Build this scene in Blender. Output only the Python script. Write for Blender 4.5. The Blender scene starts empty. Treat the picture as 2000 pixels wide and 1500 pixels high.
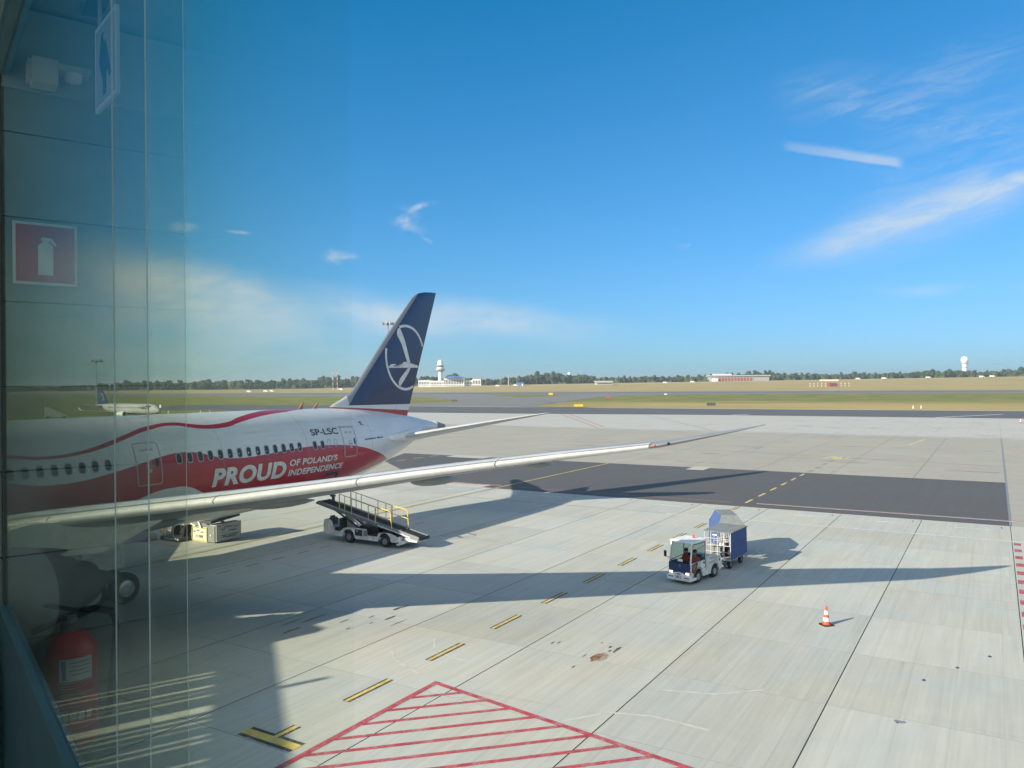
import bpy, bmesh, math, random
import numpy as np
from math import sin, cos, tan, pi, radians, sqrt, atan2, exp, floor
from mathutils import Vector, Matrix
random.seed(11)
sc = bpy.context.scene
COL = sc.collection
# ------------------------------------------------------------------ camera
EYE = 9.33
cd = bpy.data.cameras.new('camera'); cam = bpy.data.objects.new('camera', cd); COL.objects.link(cam)
cd.sensor_width = 36.0; cd.lens = 36.0 * 1554.6 / 2000.0; cd.clip_start = 0.05; cd.clip_end = 20000
_p, _r = -0.00102, -0.00766
_f = Vector((0, cos(_p), sin(_p))); _u0 = Vector((0, -sin(_p), cos(_p))); _x0 = Vector((1, 0, 0))
_x = _x0 * cos(_r) + _u0 * sin(_r); _u = _u0 * cos(_r) - _x0 * sin(_r)
cam.matrix_world = Matrix(((_x.x, _u.x, -_f.x, 0), (_x.y, _u.y, -_f.y, 0), (_x.z, _u.z, -_f.z, EYE), (0, 0, 0, 1)))
sc.camera = cam
# ------------------------------------------------------------------ light
SUN_EL, SUN_ROT = 23.0, -122.2
SKY_STRENGTH, SUN_STRENGTH, EXPOSURE = 0.085, 4.4, 0.93
vs = sc.view_settings
vs.view_transform = 'Standard'; vs.look = 'None'; vs.gamma = 1.0; vs.use_curve_mapping = False
vs.exposure = EXPOSURE
sc.cycles.use_denoising = True
sc.cycles.max_bounces = 8; sc.cycles.diffuse_bounces = 3; sc.cycles.glossy_bounces = 4
sc.cycles.transparent_max_bounces = 16; sc.cycles.caustics_reflective = False; sc.cycles.caustics_refractive = False
sc.cycles.sample_clamp_indirect = 6.0
_lo = None
sd = bpy.data.lights.new('sun', 'SUN'); sun = bpy.data.objects.new('sun', sd); COL.objects.link(sun)
sd.energy = SUN_STRENGTH; sd.angle = radians(0.5); sd.color = (1.0, 0.90, 0.73)
_e, _a = radians(SUN_EL), radians(SUN_ROT)
SUN_DIR = Vector((sin(_a) * cos(_e), cos(_a) * cos(_e), sin(_e)))
sun.rotation_euler = (-SUN_DIR).to_track_quat('-Z', 'Y').to_euler()
sun.location = SUN_DIR * 200

class NT:
    """small helper to wire shader nodes"""
    def __init__(self, tree):
        self.t = tree; tree.nodes.clear()
    def n(self, typ, **kw):
        nd = self.t.nodes.new(typ)
        for k, v in kw.items(): setattr(nd, k, v)
        return nd
    def l(self, a, b): self.t.links.new(a, b)
    def put(self, sock, v):
        if v is None: return
        if hasattr(v, 'is_output'): self.l(v, sock)
        else: sock.default_value = v
    def m(self, op, a, b=None, c=None, clamp=False):
        nd = self.n('ShaderNodeMath', operation=op, use_clamp=clamp)
        self.put(nd.inputs[0], a); self.put(nd.inputs[1], b); self.put(nd.inputs[2], c)
        return nd.outputs[0]
    def mix(self, f, a, b, blend='MIX'):
        nd = self.n('ShaderNodeMix', data_type='RGBA', blend_type=blend, clamp_factor=True)
        self.put(nd.inputs[0], f)
        self.put(nd.inputs[6], a if hasattr(a, 'is_output') else tuple(a[:3]) + (1,))
        self.put(nd.inputs[7], b if hasattr(b, 'is_output') else tuple(b[:3]) + (1,))
        return nd.outputs[2]
    def xyz(self, x, y, z):
        nd = self.n('ShaderNodeCombineXYZ')
        for i, v in enumerate((x, y, z)): self.put(nd.inputs[i], v)
        return nd.outputs[0]
    def sep(self, v):
        nd = self.n('ShaderNodeSeparateXYZ'); self.l(v, nd.inputs[0]); return nd.outputs
    def noise(self, vec, scale, detail=3, rough=.5, dist=0.0):
        nd = self.n('ShaderNodeTexNoise'); self.l(vec, nd.inputs['Vector'])
        nd.inputs['Scale'].default_value = scale; nd.inputs['Detail'].default_value = detail
        nd.inputs['Roughness'].default_value = rough; nd.inputs['Distortion'].default_value = dist
        return nd.outputs['Fac']
    def ramp(self, f, a, b, lo=0.0, hi=1.0, smooth=True):
        nd = self.n('ShaderNodeMapRange', interpolation_type='SMOOTHSTEP' if smooth else 'LINEAR')
        self.put(nd.inputs[0], f); nd.inputs[1].default_value = a; nd.inputs[2].default_value = b
        nd.inputs[3].default_value = lo; nd.inputs[4].default_value = hi
        return nd.outputs[0]
# ------------------------------------------------------------------ sky
w = bpy.data.worlds.new('World'); sc.world = w; w.use_nodes = True
T = NT(w.node_tree)
sky = T.n('ShaderNodeTexSky', sky_type='NISHITA'); sky.sun_disc = False
sky.sun_elevation = _e; sky.sun_rotation = _a; sky.altitude = 100; sky.air_density = 1.0; sky.dust_density = 0.35; sky.ozone_density = 2.6
hs = T.n('ShaderNodeHueSaturation'); T.l(sky.outputs[0], hs.inputs['Color']); hs.inputs['Saturation'].default_value = 1.0
hs.inputs['Hue'].default_value = 0.5
# the phone's deep blue: each channel of the sky scaled and its bright end held back
_s3 = T.n('ShaderNodeSeparateColor'); T.l(hs.outputs[0], _s3.inputs[0]); skyc = T.n('ShaderNodeCombineColor')
for _i, (_k, _c, _m, _o) in enumerate(((.40, .06, 1.25, -.42), (.90, .07, .97, -.08), (1.02, .025, 1.06, 0.0))):
    _v = T.m('DIVIDE', T.m('MULTIPLY', _s3.outputs[_i], _k), T.m('MULTIPLY_ADD', _s3.outputs[_i], _c, 1.0))
    T.l(T.m('MAXIMUM', T.m('MULTIPLY_ADD', _v, _m, _o), .02), skyc.inputs[_i])
tc = T.n('ShaderNodeTexCoord'); D = T.sep(tc.outputs['Generated'])
iy = T.m('DIVIDE', 1.0, T.m('MAXIMUM', D[1], 0.12))
U0, V0 = T.m('MULTIPLY', D[0], iy), T.m('MULTIPLY', D[2], iy)
P0 = T.xyz(U0, V0, 0.0)
w1 = T.noise(P0, 5.0, 4); w2 = T.noise(T.xyz(T.m('ADD', U0, 7.3), V0, 0.0), 5.0, 4)
U = T.m('MULTIPLY_ADD', T.m('SUBTRACT', w1, .5), .10, U0); V = T.m('MULTIPLY_ADD', T.m('SUBTRACT', w2, .5), .05, V0)
def blob(u0, v0, ru, rv, ang, soft=1.0, warp=True, flat=False):
    uu, vv = (U, V) if warp else (U0, V0)
    du, dv = T.m('SUBTRACT', uu, u0), T.m('SUBTRACT', vv, v0); c, s = cos(ang), sin(ang)
    x = T.m('MULTIPLY', T.m('MULTIPLY_ADD', du, c, T.m('MULTIPLY', dv, s)), 1 / ru)
    y = T.m('MULTIPLY', T.m('MULTIPLY_ADD', dv, c, T.m('MULTIPLY', du, -s)), 1 / rv)
    if flat:
        return T.m('MULTIPLY', T.ramp(T.m('ABSOLUTE', x), .93, 1.0, 1, 0), T.ramp(T.m('ABSOLUTE', y), .35, 1.0, 1, 0))
    return T.ramp(T.m('SQRT', T.m('ADD', T.m('MULTIPLY', x, x), T.m('MULTIPLY', y, y))), 1.0 - soft, 1.0, 1, 0)
fine = T.noise(T.xyz(T.m('MULTIPLY', U, .55), T.m('MULTIPLY', V, 1.6), 0), 16, 6, .62)
streak = T.noise(T.xyz(T.m('MULTIPLY_ADD', U0, .9, T.m('MULTIPLY', V0, .55)), T.m('MULTIPLY_ADD', V0, 5.0, T.m('MULTIPLY', U0, -1.4)), 3.1), 9, 8, .68, .8)
puff = T.noise(T.xyz(U, T.m('MULTIPLY', V, 1.5), 5.0), 30, 5, .6)
def add(lst):
    o = lst[0]
    for x in lst[1:]: o = T.m('ADD', o, x)
    return o
k = lambda f, x: T.m('MULTIPLY', f, x)
_tw = T.m('MULTIPLY_ADD', T.m('SUBTRACT', T.noise(P0, 40, 4, .6), .5), .006, V0)
_du, _dv = T.m('SUBTRACT', U0, .418), T.m('SUBTRACT', _tw, .2845)
_tx = T.m('MULTIPLY', T.m('MULTIPLY_ADD', _du, cos(-.155), T.m('MULTIPLY', _dv, sin(-.155))), 1 / .080); _ty = T.m('MULTIPLY', T.m('MULTIPLY_ADD', _dv, cos(-.155), T.m('MULTIPLY', _du, -sin(-.155))), 1 / .0085)
trail = k(k(k(T.ramp(T.m('ABSOLUTE', _tx), .80, 1.02, 1, 0), T.ramp(_ty, -1.0, -.45)), T.ramp(_ty, .0, 1.15, 1, 0)), T.ramp(_tx, -1.2, .6, .16, .42))
band = k(k(add([blob(.44, .185, .165, .034, .33), blob(.60, .232, .15, .036, .20), blob(.52, .205, .2, .06, .27), blob(.66, .249, .05, .010, -.08)]), T.ramp(streak, .26, .74, .35, 1)), .42)
wisp = k(k(add([blob(.42, .365, .12, .05, .12), blob(.56, .385, .16, .05, .42), blob(.50, .33, .16, .03, -.3), blob(.62, .30, .25, .10, .3)]), T.ramp(streak, .34, .74)), .22)
low = k(k(add([blob(.51, .112, .10, .012, .03), blob(.72, .115, .12, .014, .02), blob(.9, .06, .3, .03, 0)]), T.ramp(fine, .2, .7, .3, 1)), .22)
bank = k(k(add([blob(-.62, .135, .42, .075, -.10, .7), blob(-.40, .115, .20, .055, -.28, .7), blob(-.16, .092, .36, .045, -.10), blob(-.05, .085, .25, .03, -.08), blob(-.45, .05, .5, .07, -.05)]), T.ramp(fine, .25, .75, .30, 1)), .44)
small = k(k(add([blob(-.128, .206, .034, .020, -.7), blob(-.115, .221, .035, .006, .3), blob(-.106, .181, .012, .005, -.5), blob(-.205, .166, .034, .013, .0), blob(-.413, .198, .028, .010, -.1), blob(-.34, .191, .022, .004, 0), blob(.222, .164, .016, .005, .15)]), T.ramp(puff, .36, .74)), .62)
other = k(T.m('MULTIPLY', T.ramp(T.noise(T.xyz(T.m('MULTIPLY', D[0], 1.0), D[1], T.m('MULTIPLY', D[2], 3.0)), 2.2, 6, .6), .56, .8), T.ramp(D[1], -.1, .15, 1, 0)), .55)
veil = k(T.m('MULTIPLY', T.ramp(T.noise(T.xyz(D[0], D[1], T.m('MULTIPLY', D[2], 2.0)), 1.3, 5, .55), .2, .8, .6, 1.0), T.ramp(D[1], -.25, .45, 1, 0)), .85)
other = T.m('MAXIMUM', other, veil)
cl = T.m('ADD', T.m('MINIMUM', T.m('MULTIPLY', add([trail, band, wisp, low, bank, small]), T.ramp(D[1], .12, .2)), .85), other)
cloudcol = T.n('ShaderNodeCombineColor')
CB = 5.0
for i, kk in enumerate((.93, .98, 1.0)): cloudcol.inputs[i].default_value = CB * kk
out = T.mix(cl, skyc.outputs[0], cloudcol.outputs[0])
bg = T.n('ShaderNodeBackground'); T.l(out, bg.inputs[0]); bg.inputs[1].default_value = SKY_STRENGTH
wo = T.n('ShaderNodeOutputWorld'); T.l(bg.outputs[0], wo.inputs[0])
# ------------------------------------------------------------------ builders
class MB:
    """collects shapes that become ONE mesh object"""
    def __init__(self): self.v, self.f, self.mi = [], [], []
    def add(self, vs_, fs, mi=0):
        o = len(self.v); self.v += [tuple(p) for p in vs_]
        for f in fs: self.f.append(tuple(i + o for i in f)); self.mi.append(mi)
        return self
    def box(self, c, s, mi=0, R=None):
        x, y, z = s[0] / 2, s[1] / 2, s[2] / 2
        P = [Vector(p) for p in ((-x, -y, -z), (x, -y, -z), (x, y, -z), (-x, y, -z), (-x, -y, z), (x, -y, z), (x, y, z), (-x, y, z))]
        if R is not None: P = [R @ p for p in P]
        c = Vector(c)
        return self.add([p + c for p in P], [(0, 3, 2, 1), (4, 5, 6, 7), (0, 1, 5, 4), (1, 2, 6, 5), (2, 3, 7, 6), (3, 0, 4, 7)], mi)
    def b2(self, lo, hi, mi=0):
        return self.box([(a + b) / 2 for a, b in zip(lo, hi)], [abs(b - a) for a, b in zip(lo, hi)], mi)
    def bar(self, p, q, a, b=None, mi=0):
        """square bar from p to q"""
        p, q = Vector(p), Vector(q); d = q - p
        R = d.to_track_quat('X', 'Z').to_matrix()
        return self.box((p + q) / 2, (d.length, a, b or a), mi, R)
    def tube(self, pts, r, n=8, mi=0, cap=True):
        pts = [Vector(p) for p in pts]; rs = r if isinstance(r, (list, tuple)) else [r] * len(pts)
        rings = []; up = Vector((0, 0, 1))
        for i, p in enumerate(pts):
            d = (pts[min(i + 1, len(pts) - 1)] - pts[max(i - 1, 0)]).normalized()
            a = up if abs(d.dot(up)) < .95 else Vector((1, 0, 0))
            x = d.cross(a).normalized(); y = x.cross(d).normalized()
            rings.append([p + (x * cos(2 * pi * k / n) + y * sin(2 * pi * k / n)) * rs[i] for k in range(n)])
        return self.loft(rings, mi, cap)
    def loft(self, rings, mi=0, cap=True, closed=True):
        n = len(rings[0]); V_ = [p for r in rings for p in r]; F = []
        for i in range(len(rings) - 1):
            for k in range(n if closed else n - 1):
                a, b = i * n + k, i * n + (k + 1) % n
                F.append((a, b, b + n, a + n))
        if cap:
            F.append(tuple(range(n))[::-1]); F.append(tuple((len(rings) - 1) * n + k for k in range(n)))
        return self.add(V_, F, mi)
    def lathe(self, prof, o=(0, 0, 0), axis='Z', n=20, mi=0, cap=False):
        """profile of (radius, height)"""
        o = Vector(o); rings = []
        for r, h in prof:
            ring = []
            for k in range(n):
                c, s = r * cos(2 * pi * k / n), r * sin(2 * pi * k / n)
                ring.append(o + Vector((c, s, h) if axis == 'Z' else (h, c, s) if axis == 'X' else (s, h, c)))
            rings.append(ring)
        return self.loft(rings, mi, cap)
    def prism(self, poly, h0, h1, plane='XY', mi=0):
        """polygon extruded from h0 to h1 along the axis normal to the plane"""
        def P(p, h): return (p[0], p[1], h) if plane == 'XY' else (p[0], h, p[1]) if plane == 'XZ' else (h, p[0], p[1])
        n = len(poly)
        return self.add([P(p, h0) for p in poly] + [P(p, h1) for p in poly],
                        [tuple(range(n))[::-1], tuple(range(n, 2 * n))] + [(k, (k + 1) % n, n + (k + 1) % n, n + k) for k in range(n)], mi)
    def quad(self, a, b, c, d, mi=0): return self.add([a, b, c, d], [(0, 1, 2, 3)], mi)
    def mesh(self, name, mats, smooth=None, fix=True):
        me = bpy.data.meshes.new(name); me.from_pydata(self.v, [], self.f)
        for m in (mats if isinstance(mats, (list, tuple)) else [mats]): me.materials.append(m)
        me.polygons.foreach_set('material_index', self.mi)
        if fix:
            bm = bmesh.new(); bm.from_mesh(me); bmesh.ops.recalc_face_normals(bm, faces=bm.faces); bm.to_mesh(me); bm.free()
        if smooth is not None:
            me.polygons.foreach_set('use_smooth', [True] * len(me.polygons)); me.set_sharp_from_angle(angle=radians(smooth))
        me.update(); return me
    def obj(self, name, mats, parent=None, smooth=None, fix=True): return link(name, self.mesh(name, mats, smooth, fix), parent)

def link(name, me, parent=None, loc=None):
    o = bpy.data.objects.new(name, me); COL.objects.link(o)
    if parent: o.parent = parent
    if loc: o.location = loc
    return o
def tag(o, label=None, cat=None, group=None, kind=None):
    for a, b in (('label', label), ('category', cat), ('group', group), ('kind', kind)):
        if b: o[a] = b
    return o
def thing(name, label, cat, loc=(0, 0, 0), rz=0.0, group=None):
    o = bpy.data.objects.new(name, None); COL.objects.link(o); o.empty_display_size = .2
    o.location = loc; o.rotation_euler = (0, 0, rz); return tag(o, label, cat, group)
def kids(o): return [c for c in bpy.data.objects if c.parent == o]
def dup(root, loc, rz, label=None, scale=None):
    """a copy of a thing with copies of its parts and sub-parts"""
    tree = [(c, kids(c)) for c in kids(root)]
    r = root.copy(); COL.objects.link(r); r.location = loc; r.rotation_euler = (0, 0, rz)
    if scale: r.scale = scale
    if label: r['label'] = label
    for c, sub in tree:
        cc = c.copy(); COL.objects.link(cc); cc.parent = r
        for s_ in sub:
            d = s_.copy(); COL.objects.link(d); d.parent = cc
    return r
# stand grid: b runs along the parking stands (tailwards), a runs across them
ROT = radians(58.75); DV, AV = Vector((cos(ROT), sin(ROT), 0)), Vector((-sin(ROT), cos(ROT), 0))
def BA(b, a, z=0.0): return DV * b + AV * a + Vector((0, 0, z))
# ------------------------------------------------------------------ materials
def mat(name, col, rough=.6, metal=0.0, var=.06, scale=3.0, bump=0.0, coat=0.0, emit=None, wear=0.0):
    m = bpy.data.materials.new(name); m.use_nodes = True; t = NT(m.node_tree)
    p = t.n('ShaderNodeBsdfPrincipled'); o = t.n('ShaderNodeOutputMaterial'); t.l(p.outputs[0], o.inputs[0])
    p.inputs['Roughness'].default_value = rough; p.inputs['Metallic'].default_value = metal
    c = t.n('ShaderNodeTexCoord')
    f = t.noise(c.outputs['Object'], scale, 4, .6)
    d = tuple(max(0, x * (1 - 2.2 * var)) for x in col[:3]); e = tuple(min(1, x * (1 + 1.6 * var)) for x in col[:3])
    cc = t.mix(t.ramp(f, .3, .7), d, e)
    if wear:
        wn = t.noise(c.outputs['Object'], 2.2, 6, .75); wf = t.noise(c.outputs['Object'], 14, 4, .7)
        cc = t.mix(t.m('MULTIPLY', t.ramp(t.m('ADD', t.m('MULTIPLY', wn, .6), t.m('MULTIPLY', wf, .4)), .46, .66), wear), cc, (.40, .40, .37))
    t.l(cc, p.inputs['Base Color'])
    if coat: p.inputs['Coat Weight'].default_value = coat; p.inputs['Coat Roughness'].default_value = .08
    if bump:
        b = t.n('ShaderNodeBump'); b.inputs['Strength'].default_value = bump; b.inputs['Distance'].default_value = .02
        t.l(t.noise(c.outputs['Object'], scale * 6, 4), b.inputs['Height']); t.l(b.outputs[0], p.inputs['Normal'])
    if emit: p.inputs['Emission Color'].default_value = tuple(emit[:3]) + (1,); p.inputs['Emission Strength'].default_value = emit[3]
    return m
M = {}
for nm, a in dict(
    white=((.78, .79, .78), .35), offwhite=((.62, .62, .59), .45), grey=((.36, .37, .38), .5), midgrey=((.22, .23, .24), .5), darkgrey=((.075, .08, .085), .55),
    black=((.018, .019, .02), .5), rubber=((.022, .022, .024), .85), steel=((.45, .46, .47), .35, .7), slat=((.70, .70, .68), .30, .30, .03), polished=((.86, .86, .85), .16, 1.0, .02), alu=((.60, .61, .62), .32, .85),
    navy=((.020, .045, .125), .35), blue=((.035, .085, .30), .55), shedblue=((.08, .22, .45), .5), red=((.50, .030, .045), .35), extred=((.62, .018, .03), .3), orange=((.75, .10, .03), .55), vest=((.85, .09, .05), .8),
    yellow=((.72, .52, .06), .5), paintyellow=((.62, .47, .11), .75), dullyellow=((.50, .45, .22), .8), paintred=((.40, .055, .075), .75), paintwhite=((.66, .66, .63), .7), paintblack=((.055, .055, .05), .8),
    pinkline=((.42, .17, .14), .8), paleyellow=((.47, .44, .27), .85), cream=((.68, .66, .56), .6), wallgrey=((.36, .38, .36), .35), ledge=((.10, .20, .26), .35), skin=((.5, .32, .24), .6), trouser=((.03, .04, .07), .8),
    skirt=((.40, .41, .42), .7), canvas=((.19, .21, .22), .85), curtain=((.055, .10, .25), .8), wood=((.10, .08, .06), .8), brickred=((.33, .08, .06), .7), tan=((.34, .28, .18), .8)).items():
    M[nm] = mat(nm, *a)
for _k, _w in (('paintyellow', .55), ('paintred', .55), ('paintwhite', .7), ('paintblack', .55), ('pinkline', .5)):
    _c = dict(paintyellow=(.62, .47, .11), paintred=(.40, .055, .075), paintwhite=(.66, .66, .63), paintblack=(.055, .055, .05), pinkline=(.42, .17, .14))[_k]; M[_k] = mat(_k, _c, .78, 0, .10, 3, 0, 0, None, _w)
M['belt'] = mat('belt', (.03, .031, .034), .8, 0, .12, 8)
M['dirtywhite'] = mat('dirtywhite', (.60, .61, .58), .45, 0, .14, 2.2)
M['wing'] = mat('wing_paint', (.56, .57, .57), .34, 0, .04, .6)
M['wingpaint'] = mat('wing_paint', (.25, .26, .265), .36, 0, .05, .6)
M['window'] = mat('cabin_window', (.035, .045, .055), .12)
def clear_mat(name, tint, ior=1.45, dens=0.0, vol=None, rough=.0):
    m = bpy.data.materials.new(name); m.use_nodes = True; t = NT(m.node_tree)
    tr = t.n('ShaderNodeBsdfTransparent'); tr.inputs[0].default_value = tuple(tint) + (1,)
    gl = t.n('ShaderNodeBsdfGlossy'); gl.inputs['Roughness'].default_value = rough
    fr = t.n('ShaderNodeFresnel'); fr.inputs['IOR'].default_value = ior
    mx = t.n('ShaderNodeMixShader'); o = t.n('ShaderNodeOutputMaterial'); g = t.n('ShaderNodeNewGeometry')
    t.l(t.m('MULTIPLY', fr.outputs[0], t.m('SUBTRACT', 1.0, g.outputs['Backfacing'])), mx.inputs[0]); t.l(tr.outputs[0], mx.inputs[1]); t.l(gl.outputs[0], mx.inputs[2]); t.l(mx.outputs[0], o.inputs[0])
    if vol:
        va = t.n('ShaderNodeVolumeAbsorption'); va.inputs[0].default_value = tuple(vol) + (1,); va.inputs[1].default_value = dens; t.l(va.outputs[0], o.inputs[1])
    return m
def through_mat(name, tint, dens=0.0, vol=None):
    m = bpy.data.materials.new(name); m.use_nodes = True; t = NT(m.node_tree)
    tr = t.n('ShaderNodeBsdfTransparent'); tr.inputs[0].default_value = tuple(tint) + (1,); o = t.n('ShaderNodeOutputMaterial'); t.l(tr.outputs[0], o.inputs[0])
    if vol:
        va = t.n('ShaderNodeVolumeAbsorption'); va.inputs[0].default_value = tuple(vol) + (1,); va.inputs[1].default_value = dens; t.l(va.outputs[0], o.inputs[1])
    return m
M['cabglass'] = clear_mat('cab_glass', (.78, .84, .84), 1.4)
def lettering(body, fn, nx=1, ny=10, weight=0.0, spacing=1.0):
    """flat text as a mesh: fn(u,v) maps the text's own box (0..1, 0..1) onto a surface"""
    c = bpy.data.curves.new('lettering', 'FONT'); c.body = body; c.size = 1.0; c.offset = weight; c.space_character = spacing; c.resolution_u = 5
    o = bpy.data.objects.new('lettering', c); COL.objects.link(o); bpy.context.view_layer.update()
    me = bpy.data.meshes.new_from_object(o.evaluated_get(bpy.context.evaluated_depsgraph_get()))
    bpy.data.objects.remove(o)
    bm = bmesh.new(); bm.from_mesh(me)
    xs = [v.co.x for v in bm.verts]; ys = [v.co.y for v in bm.verts]; x0, x1, y0, y1 = min(xs), max(xs), min(ys), max(ys)
    for n_, lo, hi, no in ((ny, y0, y1, (0, 1, 0)), (nx, x0, x1, (1, 0, 0))):
        for i in range(1, n_):
            q = lo + (hi - lo) * i / n_
            bmesh.ops.bisect_plane(bm, geom=bm.verts[:] + bm.edges[:] + bm.faces[:], plane_co=(q if no[0] else 0, q if no[1] else 0, 0), plane_no=no)
    for v in bm.verts: v.co = Vector(fn((v.co.x - x0) / (x1 - x0), (v.co.y - y0) / (y1 - y0)))
    bm.to_mesh(me); bm.free(); me.materials.clear(); return me
# ------------------------------------------------------------------ ground
apron = thing('apron', None, None, (0, 0, 0), ROT); apron['kind'] = 'structure'
def paving(name, base, streak=.09, patch=.10, rnd=0.0, grid=None, tyre=.0, rough=.8, along=0):
    """concrete or asphalt seen in the stand's own axes: brushed streaks, patches, old joints"""
    m = bpy.data.materials.new(name); m.use_nodes = True; t = NT(m.node_tree)
    p = t.n('ShaderNodeBsdfPrincipled'); o = t.n('ShaderNodeOutputMaterial'); t.l(p.outputs[0], o.inputs[0])
    p.inputs['Roughness'].default_value = rough; p.inputs['Specular IOR Level'].default_value = .3
    c = t.n('ShaderNodeTexCoord', object=apron); X = t.sep(c.outputs['Object']); b, a = (X[0], X[1]) if not along else (X[1], X[0])
    if rnd:
        o0 = t.n('ShaderNodeObjectInfo'); b = t.m('MULTIPLY_ADD', o0.outputs['Random'], 900.0, b)
    s1 = t.noise(t.xyz(t.m('MULTIPLY', b, .22), t.m('MULTIPLY', a, 7.0), 0), 1.0, 4, .65)
    s3 = t.noise(t.xyz(t.m('MULTIPLY', b, .10), t.m('MULTIPLY', a, 2.4), 7), 1.0, 5, .7)
    s2 = t.noise(t.xyz(t.m('MULTIPLY', b, .05), t.m('MULTIPLY', a, 1.3), 4), 1.0, 3, .6)
    pt = t.noise(c.outputs['Object'], .11, 5, .62); gr = t.noise(c.outputs['Object'], 9.0, 4, .7); md = t.noise(c.outputs['Object'], .7, 4, .6, .5)
    f = t.m('MULTIPLY_ADD', t.m('SUBTRACT', s1, .5), streak * 4.5, 1.0)
    for x, k_ in ((s2, streak * 2.2), (s3, streak * 3.0), (pt, patch * 3.4), (gr, .10), (md, patch * 1.7)): f = t.m('ADD', f, t.m('MULTIPLY', t.m('SUBTRACT', x, .5), k_))
    if rnd:
        oi = t.n('ShaderNodeObjectInfo'); f = t.m('ADD', f, t.m('MULTIPLY', t.m('SUBTRACT', oi.outputs['Random'], .5), rnd))
    if tyre:
        ty = t.noise(t.xyz(t.m('MULTIPLY', b, .05), t.m('MULTIPLY', a, .55), 9), 1.0, 5, .7, .4)
        f = t.m('SUBTRACT', f, t.m('MULTIPLY', t.ramp(ty, .56, .78), tyre))
        ts = t.noise(t.xyz(t.m('MULTIPLY', a, .06), t.m('MULTIPLY', b, .9), 2), 1.0, 5, .7, .8)
        f = t.m('SUBTRACT', f, t.m('MULTIPLY', t.ramp(ts, .60, .80), tyre))
    if grid:
        for q, sp, off, wd, dk in grid:
            src = X[0] if q == 'b' else X[1]
            fr = t.m('ABSOLUTE', t.m('SUBTRACT', t.m('FRACT', t.m('DIVIDE', t.m('SUBTRACT', src, off), sp)), .5))
            f = t.m('MULTIPLY', f, t.ramp(fr, .5 - wd / sp, .5 - wd / sp * .4, 1, dk))
    hue = t.noise(c.outputs['Object'], .3, 3, .5)
    warm = tuple(x * y for x, y in zip(base, (1.03, 1.0, .94))); cool = tuple(x * y for x, y in zip(base, (.97, 1.0, 1.02)))
    cc = t.mix(t.ramp(hue, .3, .7), warm, cool)
    vm = t.n('ShaderNodeVectorMath', operation='SCALE'); t.l(cc, vm.inputs[0]); t.l(f, vm.inputs['Scale']); t.l(vm.outputs[0], p.inputs['Base Color'])
    bp = t.n('ShaderNodeBump'); bp.inputs['Strength'].default_value = .15; bp.inputs['Distance'].default_value = .01; t.l(s1, bp.inputs['Height']); t.l(bp.outputs[0], p.inputs['Normal'])
    return m
M['concrete'] = paving('concrete', (.436, .448, .411), .072, .07, .13, [('a', 1.25, -.17, .035, .93)], .15)
M['joint'] = mat('joint', (.06, .06, .055), .9)
M['joint_side'] = mat('joint_side', (.16, .16, .15), .9)
M['farconc'] = paving('far_concrete', (.44, .44, .415), .05, .06, 0, [('a', 5, -.78, .05, .8), ('b', 5, 4.26, .05, .88)], .14)
M['tanconc'] = paving('old_concrete', (.36, .345, .30), .07, .08, 0, [('a', 7.5, -.78, .09, .72), ('b', 7.5, 84.7, .09, .82)], .34, along=1)
M['asphalt'] = paving('asphalt', (.100, .101, .104), .05, .05, 0, [('a', 5, -.78, .05, .92)], .0)
M['taxi'] = paving('taxiway_asphalt', (.115, .117, .122), .05, .08, 0, None, .10, along=1)
M['runway'] = paving('runway_asphalt', (.15, .15, .152), .05, .1, 0, None, .3, along=1)
M['shoulder'] = paving('shoulder', (.20, .20, .19), .05, .1, 0, None, .15, along=1)
def sheet(name, pts, m, z, parent=apron, kind=None):
    """flat paved area, a thin slab with its own edge; pts in (b, a)"""
    o = MB().prism(pts, z - .035, z).obj(name, m, parent)
    if kind: o['kind'] = kind
    return o
sheet('joint_bed', [(8, -40), (59.6, -40), (59.6, 95), (8, 95)], M['joint'], -.012)
# concrete slabs, five metres square, each its own piece
slabs = []
def slab_mesh(wb, wa):
    m = MB(); x, y, c = wb / 2, wa / 2, .003
    m.add([(-x, -y, -.10), (x, -y, -.10), (x, y, -.10), (-x, y, -.10), (-x, -y, -c), (x, -y, -c), (x, y, -c), (-x, y, -c), (-x + c, -y + c, 0), (x - c, -y + c, 0), (x - c, y - c, 0), (-x + c, y - c, 0)],
          [(0, 1, 5, 4), (1, 2, 6, 5), (2, 3, 7, 6), (3, 0, 4, 7), (4, 5, 9, 8), (5, 6, 10, 9), (6, 7, 11, 10), (7, 4, 8, 11), (8, 9, 10, 11)])
    m.mi = [1] * 8 + [0]
    return m.mesh('concrete_slab', [M['concrete'], M['joint_side']])
full = slab_mesh(4.988, 4.968); last = slab_mesh(5.21, 4.968)
cells = []
for ib in range(10):
    for ia in range(-8, 19):
        b = 11.76 + 5 * ib; a = 1.72 + 5 * ia
        me = full if ib < 9 else last
        if ib == 9: b = 56.87
        p = BA(b, a); vis = p.y > 8 and abs(p.x) < p.y * .72 + 7
        cells.append((p.length, vis, b, a, me))
cells.sort(key=lambda q: (not q[1], q[0]))
for n_, (_, vis, b, a, me) in enumerate(cells):
    if vis and n_ < 290: link('concrete_slab', me, apron, (b, a, 0))
rest = [q for n_, q in enumerate(cells) if not (q[1] and n_ < 290)]
mb = MB()
for _, _, b, a, me in rest:
    x = 2.6 if me is last else 2.492; mb.b2((b - x, a - 2.4775, -.10), (b + x, a + 2.4775, 0))
o = mb.obj('slab_field', M['concrete'], apron); o['kind'] = 'stuff'
sheet('near_concrete', [(-60, -60), (9.2, -60), (9.2, 100), (-60, 100)], M['farconc'], -.004)
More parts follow.
